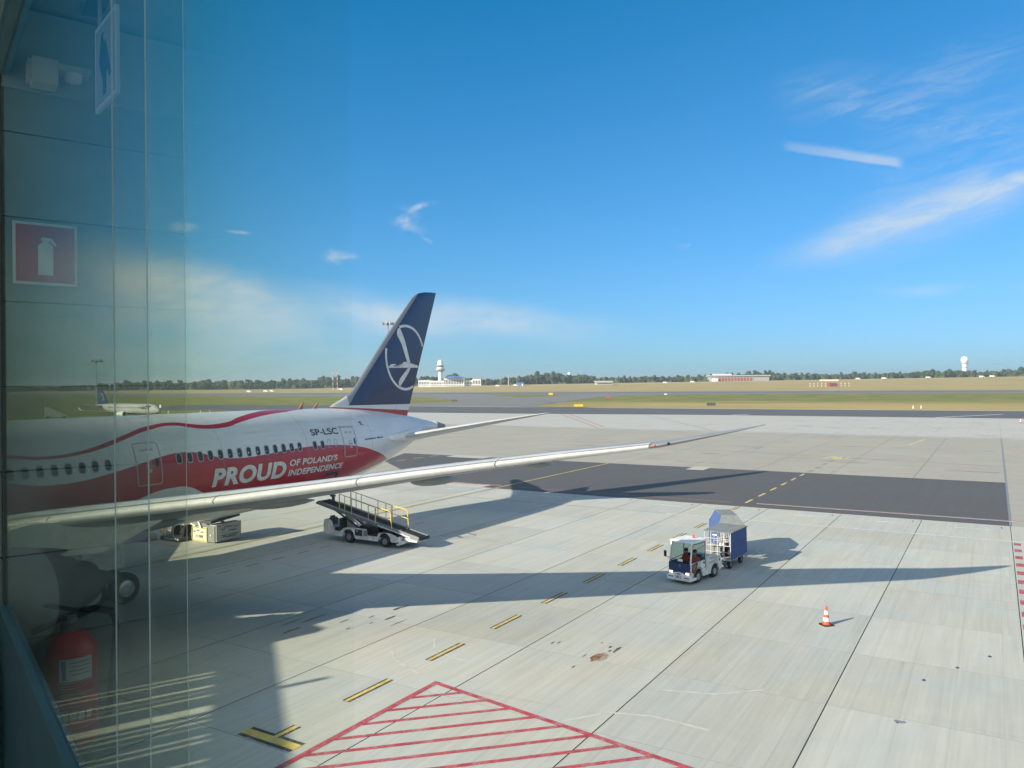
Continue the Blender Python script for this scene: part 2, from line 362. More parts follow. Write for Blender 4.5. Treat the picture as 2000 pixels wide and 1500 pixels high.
sheet('side_concrete', [(9.2, -60), (59.5, -60), (59.5, -38.4), (9.2, -38.4)], M['farconc'], -.004)
sheet('old_concrete', [(59.55, -140), (147.2, -140), (148.6, 96), (150, 190), (59.55, 190)], M['tanconc'], -.004)
sheet('taxi_apron', [(145.2, -140), (230, -140), (221, 70), (204, 190), (150, 190), (147.2, 40)], M['farconc'], -.008)
sheet('asphalt_patch', [(59.62, -.82), (59.62, 37), (60.6, 45.4), (63.7, 50.2), (74.7, 63.7), (84.3, 68.2), (84.3, 60.2), (84.35, 50), (84.55, -.82)], M['asphalt'], .002)
sheet('light_slab', [(59.7, 39.5), (61.6, 39.5), (61.6, 44), (59.9, 44)], M['farconc'], .006)
sheet('light_slab', [(82.2, 26.4), (85.6, 26.4), (85.6, 28.3), (82.2, 28.3)], M['farconc'], .006)
sheet('light_slab', [(82.6, 54.5), (85.2, 54.5), (85.2, 60.1), (82.6, 60.1)], M['farconc'], .006)
# fine expansion joints across old patches
def line(name, pts, wd, m, z=.004, parent=apron):
    """painted strip following pts (b, a)"""
    mb = MB()
    P = [Vector((p[0], p[1], 0)) for p in pts]
    L, R = [], []
    for i, p in enumerate(P):
        d = (P[min(i + 1, len(P) - 1)] - P[max(i - 1, 0)]).normalized(); nrm = Vector((-d.y, d.x, 0)) * wd / 2
        L.append(p + nrm + Vector((0, 0, z))); R.append(p - nrm + Vector((0, 0, z)))
    n = len(P); mb.add(L + R, [(i, i + 1, n + i + 1, n + i) for i in range(n - 1)])
    o = mb.obj(name, m, parent)
    for pl in o.data.polygons:
        if pl.normal.z < 0: o.data.flip_normals(); break
    return o
Y, K, RD, WH = M['paintyellow'], M['paintblack'], M['paintred'], M['paintwhite']
# broken yellow lead-in line with black edges
b = 9.45
while b < 98:
    dark = 59 < b < 84.6
    if 13 < b < 14: b += 4.0; continue
    z = .006 if dark else .004
    if 85 < b: yy = M['paleyellow']
    else: yy = Y
    if not dark: line('dash_border', [(b, 16.40), (b + 2.02, 16.40)], .29, K, z)
    else: line('dash_border', [(b + .05, 16.44), (b + 2.1, 16.44)], .20, M['dullyellow'], z)
    line('lead_in_dash', [(b + .01, 16.40), (b + 2.0, 16.40)], .13 if not dark else .15, yy, z + .004)
    b += 4.0
# stop bar in front of it
line('stop_bar_border', [(14.58, 15.38), (14.60, 17.36)], .56, K); line('stop_bar', [(14.58, 15.36), (14.60, 17.38)], .30, Y, .008)
line('dash_border', [(14.72, 16.36), (15.52, 16.36)], .30, K, .0045); line('lead_in_dash', [(14.6, 16.36), (15.52, 16.36)], .15, Y, .0085)
# red hatched triangle
def red(name, pts, w_, z=.006): return line(name, pts, w_, RD, z)
red('hatch_border', [(20.05, 14.97), (8.5, 14.97)], .19, .008)
red('hatch_border', [(19.95, 15.02), (18.10, 3.2)], .19, .0085)
for i in range(14):
    b0 = 18.62 - 1.063 * i; q = 0.0
    # runs at 45 degrees from the left leg to the right leg
    e = (19.95 - (14.95 - 14.95) * .158 - b0) / (1 + .158); e = min(e, 12)
    red('hatch_stripe', [(b0, 14.9), (b0 + e, 14.9 - e)], .155, .006)
# solid yellow lead-in line of the occupied stand
line('lead_in_border', [(20, 38.1), (59.6, 38.1)], .34, K, .003); line('lead_in_line', [(20, 38.1), (59.6, 38.1)], .15, M['dullyellow'], .007)
line('lead_in_line', [(59.7, 38.1), (84.4, 38.2)], .17, Y, .007); line('lead_in_line', [(84.6, 38.2), (101, 38.6)], .25, M['paleyellow'], .003)
line('lead_in_line', [(100.3, 36.0), (101.8, 40.5)], .5, M['paleyellow'], .0035)
for i in range(12): line('black_dash', [(22.55 + 1.76 * i, 33.0), (23.45 + 1.76 * i, 33.0)], .09, K)
for i in range(12): line('red_dash', [(52.85 - 1.97 * i, -1.02), (53.65 - 1.97 * i, -1.02)], .34, RD)
line('edge_line', [(54.0, 38), (54.0, 14)], .10, M['pinkline'], .004); line('edge_line', [(54.0, 20), (54.05, -12)], .17, WH, .006)
for i in range(-2, 12): line('edge_dash', [(57.55, 5 * i + .3), (57.55, 5 * i + 2.3)], .16, WH, .006)
for i in range(-2, 14): line('saw_cut', [(59.0, 5 * i - .78 + .5), (58.3, 5 * i - .78 + .45)], .05, K, .005)
line('stand_line', [(61.3, 36.5), (61.3, 17.4)], .12, M['pinkline'], .006); line('stand_line', [(61.5, 15.6), (61.9, -30)], .15, WH, .006); line('stand_line', [(61.75, 15.6), (62.15, -30)], .14, M['pinkline'], .007)
line('stand_line', [(61.0, 45), (61.6, 38.6)], .5, M['pinkline'], .007)
line('edge_joint', [(147.2, -100), (148.6, 96)], .35, M['midgrey'], .003); line('edge_line', [(146.0, -60), (147.4, 86)], .5, WH, .002)
for b0 in (0, 1.9): line('red_line', [(213 + b0, 112.5 - b0), (150.3 + b0, 70.6 - b0 * .4)], .35, M['pinkline'], .003)
line('old_joint', [(211.7, 83.8), (146.8, 44.4)], .22, M['midgrey'], .0035)
line('old_joint', [(106.4, 60), (106.4, 32), (100, -.6)], .16, M['shoulder'], .003)
line('fade_line', [(141, 9.5), (127, 10.6), (124, 12.5), (122, 19), (121, 26)], .5, M['paleyellow'], .003)
line('old_joint', [(59.7, -.80), (147, -.80)], .14, M['midgrey'], .0042)
for i in range(3):
    line('lead_in_dash', [(66 + 4.6 * i, 55 - .2 * i), (68.3 + 4.6 * i, 54.9 - .2 * i)], .22, M['paleyellow'], .006)
for i in range(4): line('lead_in_dash', [(72 + 3.3 * i, 62.2), (73.8 + 3.3 * i, 62.1)], .22, M['paleyellow'], .006)
# worn yellow lettering, long past reading
rr = random.Random(5)
for a0, a1, bb in ((21.0, 15.9, 88.6), (15.6, 12.3, 88.5), (58.5, 47, 89.2)):
    a = a0
    while a > a1:
        mbk = [(bb + rr.uniform(-.2, .2), a), (bb + rr.uniform(.6, 1.4), a - rr.uniform(.1, .4)), (bb + rr.uniform(-.1, .5), a - rr.uniform(.35, .6))]
        line('worn_letter', mbk, .17, M['paleyellow'], .003); a -= rr.uniform(.62, .9)
line('worn_box', [(101.9, 17.6), (104.6, 17.0)], .5, M['paleyellow'], .0032); line('worn_box', [(100.9, 16.2), (104.2, 16.5)], 1.1, M['dullyellow'], .0034); line('worn_box', [(101.9, 15.3), (104.3, 15.2)], .4, M['paleyellow'], .003)
# spills, drain lids and scuffs
def stain(pts, m, z=.0048, parent=apron, name='oil_stain'):
    mb = MB()
    for (b, a, rb, ra) in pts:
        n = 14; ring = [(b + rb * cos(2 * pi * k / n) * rr.uniform(.6, 1.25), a + ra * sin(2 * pi * k / n) * rr.uniform(.6, 1.25), z) for k in range(n)]
        mb.add(ring, [tuple(range(n))])
    return mb.obj(name, m, parent)
M['rust'] = mat('rust', (.24, .12, .06), .9, 0, .25, 6); M['oil'] = mat('oil', (.10, .095, .085), .7, 0, .2, 5)
stain([(24.55, 11.62, .42, .16)], M['rust']); stain([(24.7, 11.5, .55, .2)], mat('rust_halo', (.34, .27, .20), .9, 0, .15, 6), .0042)
for q in ((25.62, 11.33, .36, .06), (25.75, 11.65, .12, .05), (25.35, 11.5, .1, .05), (25.14, 13.63, .17, .03), (25.3, 13.45, .15, .025), (23.36, 11.9, .16, .03), (26.0, 12.1, .07, .03), (24.5, 12.05, .2, .02)): stain([q], M['oil'])
for q in ((25.75, 21.3, .35, .09), (26.2, 21.2, .3, .05), (24.55, 20.7, .4, .08), (24.35, 21.45, .22, .035), (23.4, 22.0, .3, .04), (23.7, 20.9, .15, .04), (22.7, 21.2, .13, .04), (24.3, 20.0, .5, .03), (23.0, 23.3, .8, .05), (22.2, 23.7, .6, .04), (21.5, 22.9, .5, .06)): stain([q], M['oil'])
for q in ((24.0, 2.32), (27.75, 1.95), (29.48, 1.09), (31.21, .21)): stain([(q[0], q[1], .11, .06)], M['darkgrey'], .005)
stain([(24.05, 2.25, .1, .16)], M['midgrey'], .0052)
for i in range(60):
    b = rr.uniform(64, 210); a = rr.uniform(-10, 75)
    if 59 < b < 86: continue
    stain([(b, a, rr.uniform(.08, .25), rr.uniform(.6, 2.6))], M['shoulder'] if i % 3 else M['midgrey'], .0046, name='tyre_scuff')
M['scuff'] = mat('scuff', (.50, .50, .47), .8)
for pts in ([(21.6, 18.1), (21.0, 17.5), (20.6, 16.7), (20.2, 15.6)], [(23.4, 17.6), (22.6, 17.0), (22.1, 16.0), (22.0, 14.8)], [(26.5, 24), (25.1, 21.9), (24.6, 19.8)], [(19.5, 10.2), (20.6, 9.4), (21.0, 8.2), (20.9, 6.6)], [(24.5, 6.0), (23.4, 7.2), (22.9, 8.8)]):
    line('tyre_scuff', pts, .10, M['scuff'], .0035)
# ------------------------------------------------------------------ taxiway, runway, grass
def area(name, pts, m, z):
    o = MB().prism(pts, z - .04, z).obj(name, m); o['kind'] = 'structure'; return o
def bw(b, a): p = BA(b, a); return (p.x, p.y)
area('taxiway', [bw(231.5, -140), bw(219.6, 70), bw(209.8, 120), bw(197, 240), bw(190, 330), bw(258, 330), bw(262, 240), bw(268.5, 90), bw(276.9, -7), bw(284, -140)], M['taxi'], .012)
area('taxiway_edge', [bw(283.9, -140), bw(276.8, -7), bw(268.4, 90), bw(261.9, 240), bw(264.4, 240), bw(271.4, 90), bw(279.8, -7), bw(286.9, -140)], M['farconc'], .009)
for pts in ([bw(228, -30), bw(243, -42), bw(244, -41.6), bw(229, -29.2)], [bw(221, 62), bw(226, 59), bw(226.6, 60), bw(221.6, 63)], [bw(223, 12), bw(250, -2), bw(250.4, -1.2), bw(223.6, 12.8)]):
    area('taxiway_marking', pts, M['paintwhite'], .02)
def rw(x, w): return (x, w - .29 * x)          # runway axes: w runs across it
area('runway_shoulder', [rw(-2600, 648), rw(2600, 648), rw(2600, 835), rw(-2600, 835)], M['shoulder'], .006)
area('runway', [rw(-2600, 700), rw(2600, 700), rw(2600, 785), rw(-2600, 785)], M['runway'], .012)
# the fan of taxiways that joins the runway
area('taxiway_link', [bw(266, 122), (8, 320), (15.4, 353), (32, 420), (57.5, 511), (98, 590), rw(190, 655), rw(-420, 655), (-150, 640), (-63, 573), (-27.7, 428), (-30, 412), (-46, 383), (-90, 372)], M['shoulder'], .009)
def ground_mat():
    m = bpy.data.materials.new('grassland'); m.use_nodes = True; t = NT(m.node_tree)
    p = t.n('ShaderNodeBsdfPrincipled'); o = t.n('ShaderNodeOutputMaterial'); t.l(p.outputs[0], o.inputs[0]); p.inputs['Roughness'].default_value = .95; p.inputs['Specular IOR Level'].default_value = .1
    g = t.n('ShaderNodeNewGeometry'); X = t.sep(g.outputs['Position'])
    wv = t.m('MULTIPLY_ADD', X[0], .29, X[1])
    n1 = t.noise(t.xyz(t.m('MULTIPLY', X[0], .012), t.m('MULTIPLY', wv, .05), 0), 1, 5, .65); n2 = t.noise(g.outputs['Position'], .05, 5, .65)
    dry = t.mix(t.ramp(n1, .3, .7), (.43, .335, .150), (.31, .265, .105)); grn = t.mix(t.ramp(n2, .3, .7), (.125, .160, .035), (.245, .225, .075))
    q = t.m('ADD', wv, t.m('MULTIPLY', t.m('SUBTRACT', n1, .5), 190))
    east = t.ramp(X[0], -40, 60)
    near = t.m('MULTIPLY', t.ramp(q, 340, 430, 1, 0), east)                      # mown strip beside the taxiway
    far = t.ramp(wv, 825, 850, 0, 1)
    c = t.mix(t.m('MINIMUM', t.m('ADD', near, far), 1), grn, dry)
    c = t.mix(t.m('MULTIPLY', t.ramp(n2, .52, .72), .55), c, (.31, .255, .115))
    t.l(c, p.inputs['Base Color']); return m
M['ground'] = ground_mat()
area('grass_island', [(-26, 675), (3.4, 522), (12, 530), (47, 590), (60, 612)], M['ground'], .016)
def rise(x, y):
    w_ = y + .29 * x; s_ = max(0, min(1, (w_ - 860) / 420)); s_ = s_ * s_ * (3 - 2 * s_)
    return s_ * max(3.0, min(15.0, 7.0 + .0085 * x - .004 * max(0, -x - 200)))
ws = [-1500, -400, -50, 150, 400, 650, 860] + [900 + 35 * i for i in range(13)] + [1420, 1600, 2000, 3000, 5000, 9000]
xs = [-9000, -5000, -3000, -2000] + [-1500 + 100 * i for i in range(31)] + [2000, 3000, 5000, 9000]
gv = []; gf = []
for w_ in ws:
    for x in xs:
        y = w_ - .29 * x; gv.append((x, y, rise(x, y) - .06))
n = len(xs)
for i in range(len(ws) - 1):
    for j in range(n - 1): a = i * n + j; gf.append((a, a + 1, a + n + 1, a + n))
gm = MB().add(gv, gf).obj('ground', M['ground'], None, 60); gm['kind'] = 'structure'
# perimeter road along the foot of the woods
pr = MB(); P = [(x, 1165 - .29 * x * .55) for x in range(-900, 1300, 50)]
pr.loft([[Vector((x, y - 4, rise(x, y - 4) + .05)), Vector((x, y + 4, rise(x, y + 4) + .05)), Vector((x, y + 4, rise(x, y + 4) - .4)), Vector((x, y - 4, rise(x, y - 4) - .4))] for x, y in P])
o = pr.obj('perimeter_road', M['farconc']); o['kind'] = 'structure'
# ------------------------------------------------------------------ airliner
OB, OA = 50.81, 37.54
jet = thing('airliner', 'large white and red passenger jet with dark blue tail fin parked beside the belt loader', 'airliner', BA(OB, OA), ROT)
def itp(Tb, s):
    if s <= Tb[0][0]: return Tb[0][1]
    for (a, x), (b, y) in zip(Tb, Tb[1:]):
        if s <= b: t = (s - a) / (b - a); return x + (y - x) * t
    return Tb[-1][1]
ZT = [(-62.6, 4.35), (-62.2, 4.75), (-61.2, 5.35), (-59.5, 6.15), (-57.5, 6.95), (-55, 7.5), (-52, 7.8), (-50, 7.84), (-20, 7.84), (-16, 7.83), (-12.3, 7.78), (-9.7, 7.66), (-6.5, 7.30), (-4.15, 6.98), (-1.1, 6.4), (.2, 6.12)]
ZBt = [(-62.6, 4.25), (-62.2, 3.8), (-61.2, 3.25), (-59.5, 2.7), (-57.5, 2.25), (-55, 2.0), (-52, 1.9), (-21, 1.9), (-18.5, 1.97), (-16, 2.12), (-13.5, 2.42), (-10.5, 2.95), (-8.5, 3.42), (-7, 3.88), (-5, 4.6), (-3.2, 5.3), (-1, 5.72), (.2, 5.86)]
HWt = [(-62.6, .05), (-62.2, .5), (-61.2, 1.1), (-59.5, 1.8), (-57.5, 2.35), (-55, 2.72), (-52, 2.87), (-50, 2.885), (-19, 2.885), (-16, 2.83), (-13, 2.70), (-10, 2.33), (-7, 1.78), (-5, 1.33), (-3, .85), (-1, .42), (.2, .16)]
def surf(s, th, off=0.0):
    """point on the port side of the fuselage skin; th is the livery's angle in degrees"""
    zt, zb, hw = itp(ZT, s), itp(ZBt, s), itp(HWt, s); zc, hh = (zt + zb) / 2, (zt - zb) / 2
    dy, dz = 2.885 * cos(radians(th)), 2.97 * sin(radians(th)); k0 = 4.87 - zc
    A = (dy / hw) ** 2 + (dz / hh) ** 2; B = 2 * k0 * dz / hh ** 2; Cc = (k0 / hh) ** 2 - 1
    t = (-B + sqrt(max(0, B * B - 4 * A * Cc))) / (2 * A)
    y, z = t * dy, 4.87 + t * dz; nrm = Vector((0, y / hw ** 2, (z - zc) / hh ** 2)).normalized()
    return Vector((s, -(y + nrm.y * off), z + nrm.z * off))
# livery: waves measured along the hull
HI = [(-46, 24), (-43, 36), (-40, 46), (-37, 47), (-35, 42), (-33.68, 34.8), (-32.91, 31.5), (-32.1, 29.4), (-31.22, 29.6), (-30.27, 32.1), (-29.21, 37.5), (-28.03, 45.3), (-26.27, 57.3), (-25.02, 60.4), (-23.96, 55.9), (-23.21, 53.2), (-21.83, 55.3), (-20.69, 63.7), (-19.0, 76), (-17.6, 86), (-16.0, 92), (0, 92)]
LO = [(-46, 19), (-43, 31), (-40, 41), (-37, 42), (-35, 37), (-33.8, 31.5), (-32.95, 28.7), (-32.14, 26.7), (-31.26, 26.7), (-30.32, 28.5), (-29.3, 32.6), (-28.16, 39.7), (-26.46, 50.7), (-25.2, 54.9), (-24.13, 50.2), (-23.38, 47.4), (-22.07, 47.5), (-21.08, 52.9), (-19.6, 61.0), (-18.16, 67.8), (-16.64, 73.4), (-15.96, 77.5), (-14.17, 86.1), (-12.5, 92), (0, 92)]
F1 = [(-46, 30), (-43, 30), (-40, 28), (-37, 22), (-35, 15), (-33.91, 11.5), (-33.13, 7.6), (-32.31, 4.9), (-31.44, 4.2), (-30.53, 4.9), (-29.57, 7.6), (-28.56, 11.2), (-27.48, 15.5), (-26.33, 20.2), (-25.39, 22.2), (-24.46, 20.7), (-23.76, 16.9), (-22.79, 12.2), (-21.46, 10.6), (-20.04, 11.8), (-18.52, 14.0), (-17.38, 15.2), (-15.33, 15.4), (-13.52, 13.3), (-12.31, 10.6), (-10.44, 1.5), (-9.17, -9), (-8.2, -24), (-6.5, -60), (0, -90)]
F2 = [(-46, -40), (-36, -42), (-34, -45), (-32.7, -49), (-31, -56), (-29.6, -48), (-28.6, -30), (-27.88, -19.6), (-27.29, -15.1), (-26.65, -12.3), (-25.98, -11.1), (-25.33, -11.3), (-24.79, -13.8), (-24.42, -17.3), (-24.02, -21.6), (-23.2, -34), (-22, -52), (-19, -58), (-15, -47), (-11.9, -37), (-10.5, -35), (-9.06, -32), (-7, -30), (0, -60)]
def livery(root):
    m = bpy.data.materials.new('livery_paint'); m.use_nodes = True; t = NT(m.node_tree)
    p = t.n('ShaderNodeBsdfPrincipled'); o = t.n('ShaderNodeOutputMaterial'); t.l(p.outputs[0], o.inputs[0])
    p.inputs['Roughness'].default_value = .30; p.inputs['Coat Weight'].default_value = .3; p.inputs['Coat Roughness'].default_value = .1
    c = t.n('ShaderNodeTexCoord', object=root); X = t.sep(c.outputs['Object'])
    th = t.m('ARCTAN2', t.m('DIVIDE', t.m('SUBTRACT', X[2], 4.87), 2.97), t.m('DIVIDE', t.m('ABSOLUTE', X[1]), 2.885)); deg = t.m('MULTIPLY', th, 180 / pi)
    sx = t.m('DIVIDE', t.m('ADD', X[0], 46.0), 46.0, clamp=True)
    def curve(Tb):
        f = t.n('ShaderNodeFloatCurve'); cm = f.mapping; cm.use_clip = False; cu = cm.curves[0]
        pts = [((s + 46) / 46, (d + 95) / 190) for s, d in Tb]
        cu.points[0].location = pts[0]; cu.points[1].location = pts[-1]
        for q in pts[1:-1]: cu.points.new(*q)
        cm.update(); t.l(sx, f.inputs['Value']); return t.m('MULTIPLY_ADD', f.outputs[0], 190.0, -95.0)
    above = lambda d0: t.ramp(t.m('SUBTRACT', deg, d0), -.12, .12)
    hi, lo, f1, f2 = curve(HI), curve(LO), curve(F1), curve(F2)
    stripe = t.m('MULTIPLY', above(lo), t.m('SUBTRACT', 1.0, above(hi)))
    low = t.m('MULTIPLY', above(f2), t.m('SUBTRACT', 1.0, above(f1)))
    r = t.m('MINIMUM', t.m('ADD', stripe, low), 1.0)
    # grime below and skin joints
    n1 = t.noise(c.outputs['Object'], .5, 5, .6); n2 = t.noise(t.xyz(t.m('MULTIPLY', X[0], .25), X[1], t.m('MULTIPLY', X[2], 3)), 2, 4, .6)
    wcol = t.mix(t.ramp(n1, .3, .75), (.70, .71, .71), (.63, .645, .65)); wcol = t.mix(t.m('MULTIPLY', t.ramp(n2, .50, .75), .45), wcol, (.48, .49, .48))
    rcol = t.mix(t.ramp(n1, .3, .7), (.44, .022, .040), (.38, .020, .036))
    col = t.mix(r, wcol, rcol)
    fr = t.m('ABSOLUTE', t.m('SUBTRACT', t.m('FRACT', t.m('DIVIDE', t.m('ADD', X[0], 90.0), 6.1)), .5))
    jn = t.m('MULTIPLY', t.ramp(fr, .4955, .498), .5)
    fr2 = t.m('ABSOLUTE', t.m('SUBTRACT', t.m('FRACT', t.m('DIVIDE', t.m('ADD', deg, 110.0), 37.0)), .5))
    jn = t.m('MAXIMUM', jn, t.m('MULTIPLY', t.ramp(fr2, .495, .499), .4))
    col = t.mix(jn, col, (.25, .25, .25))
    t.l(col, p.inputs['Base Color']); return m
M['livery'] = livery(jet)
ss = [-62.6, -62.5, -62.2, -61.7, -61.2, -60.4, -59.5, -58.5, -57.5, -56.2, -55, -53.5, -52, -50] + [-48 + 2 * i for i in range(15)] + [-18.5, -17.2, -16, -14.8, -13.5, -12.3, -11.2, -10.1, -9.0, -8.0, -7, -6, -5, -4.1, -3.2, -2.2, -1.1, -.4, .2]
def smooth_at(Tb, s): return sum(itp(Tb, s + d) for d in (-.9, -.45, 0, .45, .9)) / 5 if -60 < s < -.9 else itp(Tb, s)
NR = 72; rings = []
for s in ss:
    zt, zb, hw = smooth_at(ZT, s), smooth_at(ZBt, s), smooth_at(HWt, s)
    rings.append([Vector((s, hw * cos(2 * pi * k / NR), (zt + zb) / 2 + (zt - zb) / 2 * sin(2 * pi * k / NR))) for k in range(NR)])
MB().loft(rings).obj('fuselage', M['livery'], jet, 40)
MB().loft([[Vector((s, r_ * cos(2 * pi * k / 20), zc + r_ * sin(2 * pi * k / 20))) for k in range(20)] for s, r_, zc in ((-.72, .40, 6.05), (.05, .235, 6.0), (.55, .15, 5.98), (.56, .10, 5.98), (.3, .09, 5.98))]).obj('exhaust_cone', M['midgrey'], jet, 40)
# wing to body fairing
fb = [(-46, .2, 2.2), (-44.5, 1.9, 1.8), (-42, 3.0, 1.5), (-38, 3.35, 1.38), (-33, 3.35, 1.38), (-30, 3.0, 1.45), (-27.5, 2.0, 1.62), (-25.5, .3, 1.95)]
MB().loft([[Vector((s, hw * cos(2 * pi * k / 36), zb + .95 + (1.15 if sin(2 * pi * k / 36) > 0 else .95) * sin(2 * pi * k / 36))) for k in range(36)] for s, hw, zb in fb]).obj('belly_fairing', M['white'], jet, 50)
# windows
def pill(hs_, ht, n=20, e=2.6):
    P = []
    for k in range(n):
        a = 2 * pi * k / n; c, s_ = cos(a), sin(a)
        P.append((hs_ * (abs(c) ** (2 / e)) * (1 if c >= 0 else -1), ht * (abs(s_) ** (2 / 4.0)) * (1 if s_ >= 0 else -1)))
    return P
def patch(s0, th0, shape, off, thick=0.0):
    """flat plug following the hull: outline in metres along s and degrees round the hull"""
    mb = MB(); top = [surf(s0 + p[0], th0 + p[1], off) for p in shape]; bot = [surf(s0 + p[0], th0 + p[1], -.02) for p in shape]; n = len(shape)
    mb.add(top + bot, [tuple(range(n))] + [(k, (k + 1) % n, n + (k + 1) % n, n + k) for k in range(n)]); return mb
def band_(s0, th0, inner, outer, off):
    mb = MB(); n = len(inner); mb.loft([[surf(s0 + p[0], th0 + p[1], off) for p in inner], [surf(s0 + p[0], th0 + p[1], off) for p in outer], [surf(s0 + p[0], th0 + p[1], -.01) for p in outer]], 0, False); return mb
WS = [-25.53 + .62 * i for i in range(14)] + [-16.23, -15.58] + [-29.24 - .61 * i for i in range(24)]
for s in WS:
    w_ = patch(s, 16.4, pill(.135, 4.7), .007).obj('window', M['window'], jet)
    band_(s, 16.4, pill(.135, 4.7), pill(.18, 5.5), .009).obj('window_frame', M['skirt'], w_)
for s in (-14.98, -14.41): band_(s, 17.2, pill(.12, 4.6), pill(.15, 5.2), .008).obj('window_plug', M['grey'], jet)
def rrect(hs_, ht, r, rt, n=5):
    P = []
    for cx, cy, a0 in ((hs_ - r, ht - rt, 0), (-hs_ + r, ht - rt, pi / 2), (-hs_ + r, -ht + rt, pi), (hs_ - r, -ht + rt, 1.5 * pi)):
        for k in range(n + 1): a = a0 + pi / 2 * k / n; P.append((cx + r * cos(a), cy + rt * sin(a)))
    out_ = []
    for p, q in zip(P, P[1:] + P[:1]):
        m_ = max(1, int(abs(q[1] - p[1]) / 3.0))
        for k in range(m_): out_.append((p[0] + (q[0] - p[0]) * k / m_, p[1] + (q[1] - p[1]) * k / m_))
    return out_
def door(s0, th0, hs_, ht, win=True):
    mb = MB(); n = 10
    mb.loft([[surf(s0 + x, th0 - ht + 2 * ht * k / n, .010) for k in range(n + 1)] for x in (-hs_, -hs_ / 2, 0, hs_ / 2, hs_)], 0, False, False)
    d = mb.obj('cabin_door', M['livery'], jet, 60)
    band_(s0, th0, rrect(hs_, ht, .14, 2.7), rrect(hs_ + .055, ht + 1.1, .18, 3.4), .022).obj('door_frame', M['skirt'], d)
    patch(s0, th0 + ht * .66, [(-.33, -1.1), (.33, -1.1), (.33, 1.1), (-.33, 1.1)], .016).obj('door_panel', M['skirt'], d)
    band_(s0, th0 - ht * .03, pill(.12, 1.6), pill(.15, 2.1), .018).obj('door_handle', M['grey'], d)
    patch(s0 + .06, th0 - ht * .17, [(-.22, -.5), (.15, -.5), (.15, .5), (-.22, .5)], .017).obj('door_handle', M['midgrey'], d)
    patch(s0 + .02, th0 - ht * .36, [(-.10, -1.9), (.10, -1.9), (.10, 1.9), (-.10, 1.9)], .017).obj('door_notice', M['skirt'], d)
    if win: patch(s0 + .43, th0 - .2, pill(.085, 4.4), .018).obj('door_window', M['window'], d)
door(-13.07, 17.6, .58, 18.6); door(-27.20, 14.7, .62, 19.6)
MB().loft([[surf(s, th, .02) for s in (-13.75, -12.35)] for th in (37.4, 38.6)], 0, False, False).obj('rain_gutter', M['grey'], jet)
h = patch(-14.60, -33, rrect(.56, 12.5, .12, 2.5), .012).obj('cargo_hatch', M['black'], jet)
band_(-14.60, -33, rrect(.56, 12.5, .12, 2.5), rrect(.63, 13.5, .14, 2.9), .02).obj('hatch_frame', M['darkgrey'], h)
# lettering on the hull
def on_hull(s0, s1, b0, t0, b1=None, t1=None, off=.014, lean=0.0):
    b1, t1 = b0 if b1 is None else b1, t0 if t1 is None else t1
    return lambda u, v: surf(s0 + (s1 - s0) * u + lean * (v - .5), (b0 + (b1 - b0) * u) * (1 - v) + (t0 + (t1 - t0) * u) * v, off)
M['print_white'] = mat('print_white', (.66, .67, .67), .35); M['print_navy'] = mat('print_navy', (.020, .028, .06), .4)
def hull_text(body, fn, m, **kw):
    me = lettering(body, fn, **kw); me.materials.append(M[m]); return link('lettering', me, jet)
hull_text('PROUD', on_hull(-23.56, -18.62, -16.3, 2.6, lean=.16), 'print_white', weight=.042, spacing=1.06, nx=4, ny=14)
hull_text("OF POLAND'S", on_hull(-18.36, -14.36, -4.3, 3.2, lean=.07), 'print_white', weight=.03, nx=3, ny=8, spacing=1.04)
hull_text('INDEPENDENCE', on_hull(-18.40, -13.78, -15.7, -8.3, lean=.07), 'print_white', weight=.03, nx=3, ny=8, spacing=1.04)
hull_text('SP-LSC', on_hull(-16.27, -13.95, 28.4, 36.8), 'print_navy', weight=.012, nx=3, ny=8)
hull_text('BOEING 787-9', on_hull(-11.49, -9.45, 18.0, 20.2, 20.1, 22.6, lean=.05), 'print_navy', weight=.03, nx=4, ny=4)
mb = MB()   # little winged emblem above the rear door
for q in ([(-.22, 1.2), (-.05, 2.2), (.0, 1.0), (-.06, -.2)], [(-.02, 1.6), (.1, 3.2), (.16, 1.9), (.06, .6)], [(-.02, .2), (.14, .6), (.2, -.6), (.05, -1.2)]):
    mb.add([surf(-11.42 + x * .8, 43.6 + y, .016) for x, y in q], [(0, 1, 2, 3)])
for i in range(4): mb.add([surf(-11.5 + .09 * i + x, 41 + y, .016) for x, y in ((0, -.6), (.06, -.6), (.06, .6), (0, .6))], [(0, 1, 2, 3)])
mb.obj('emblem', M['print_navy'], jet)
for s, h_ in ((-14.75, .42), (-13.5, .34)):
    MB().prism([(s - .17, 7.8), (s + .16, 7.8), (s + .30, 7.8 + h_), (s + .20, 7.8 + h_)], -.02, .02, 'XZ').obj('antenna', M['pinkline'], jet)
# aerofoil
def foil(n=14, tc=.12, cam_=.012):
    up, lo = [], []
    for k in range(n + 1):
        x = .5 * (1 - cos(pi * k / n)); yt = 5 * tc * (.2969 * sqrt(x) - .126 * x - .3516 * x * x + .2843 * x ** 3 - .1036 * x ** 4); yc = cam_ * 4 * x * (1 - x)
        up.append((x, yc + yt)); lo.append((x, yc - yt))
    return up[::-1] + lo[1:-1]          # tail, over the top, nose, underneath
def lerp_sec(T_, q):
    for a, b in zip(T_, T_[1:]):
        if q <= b[0]: t = (q - a[0]) / (b[0] - a[0]); return [x + (y - x) * t for x, y in zip(a, b)]
    return list(T_[-1])
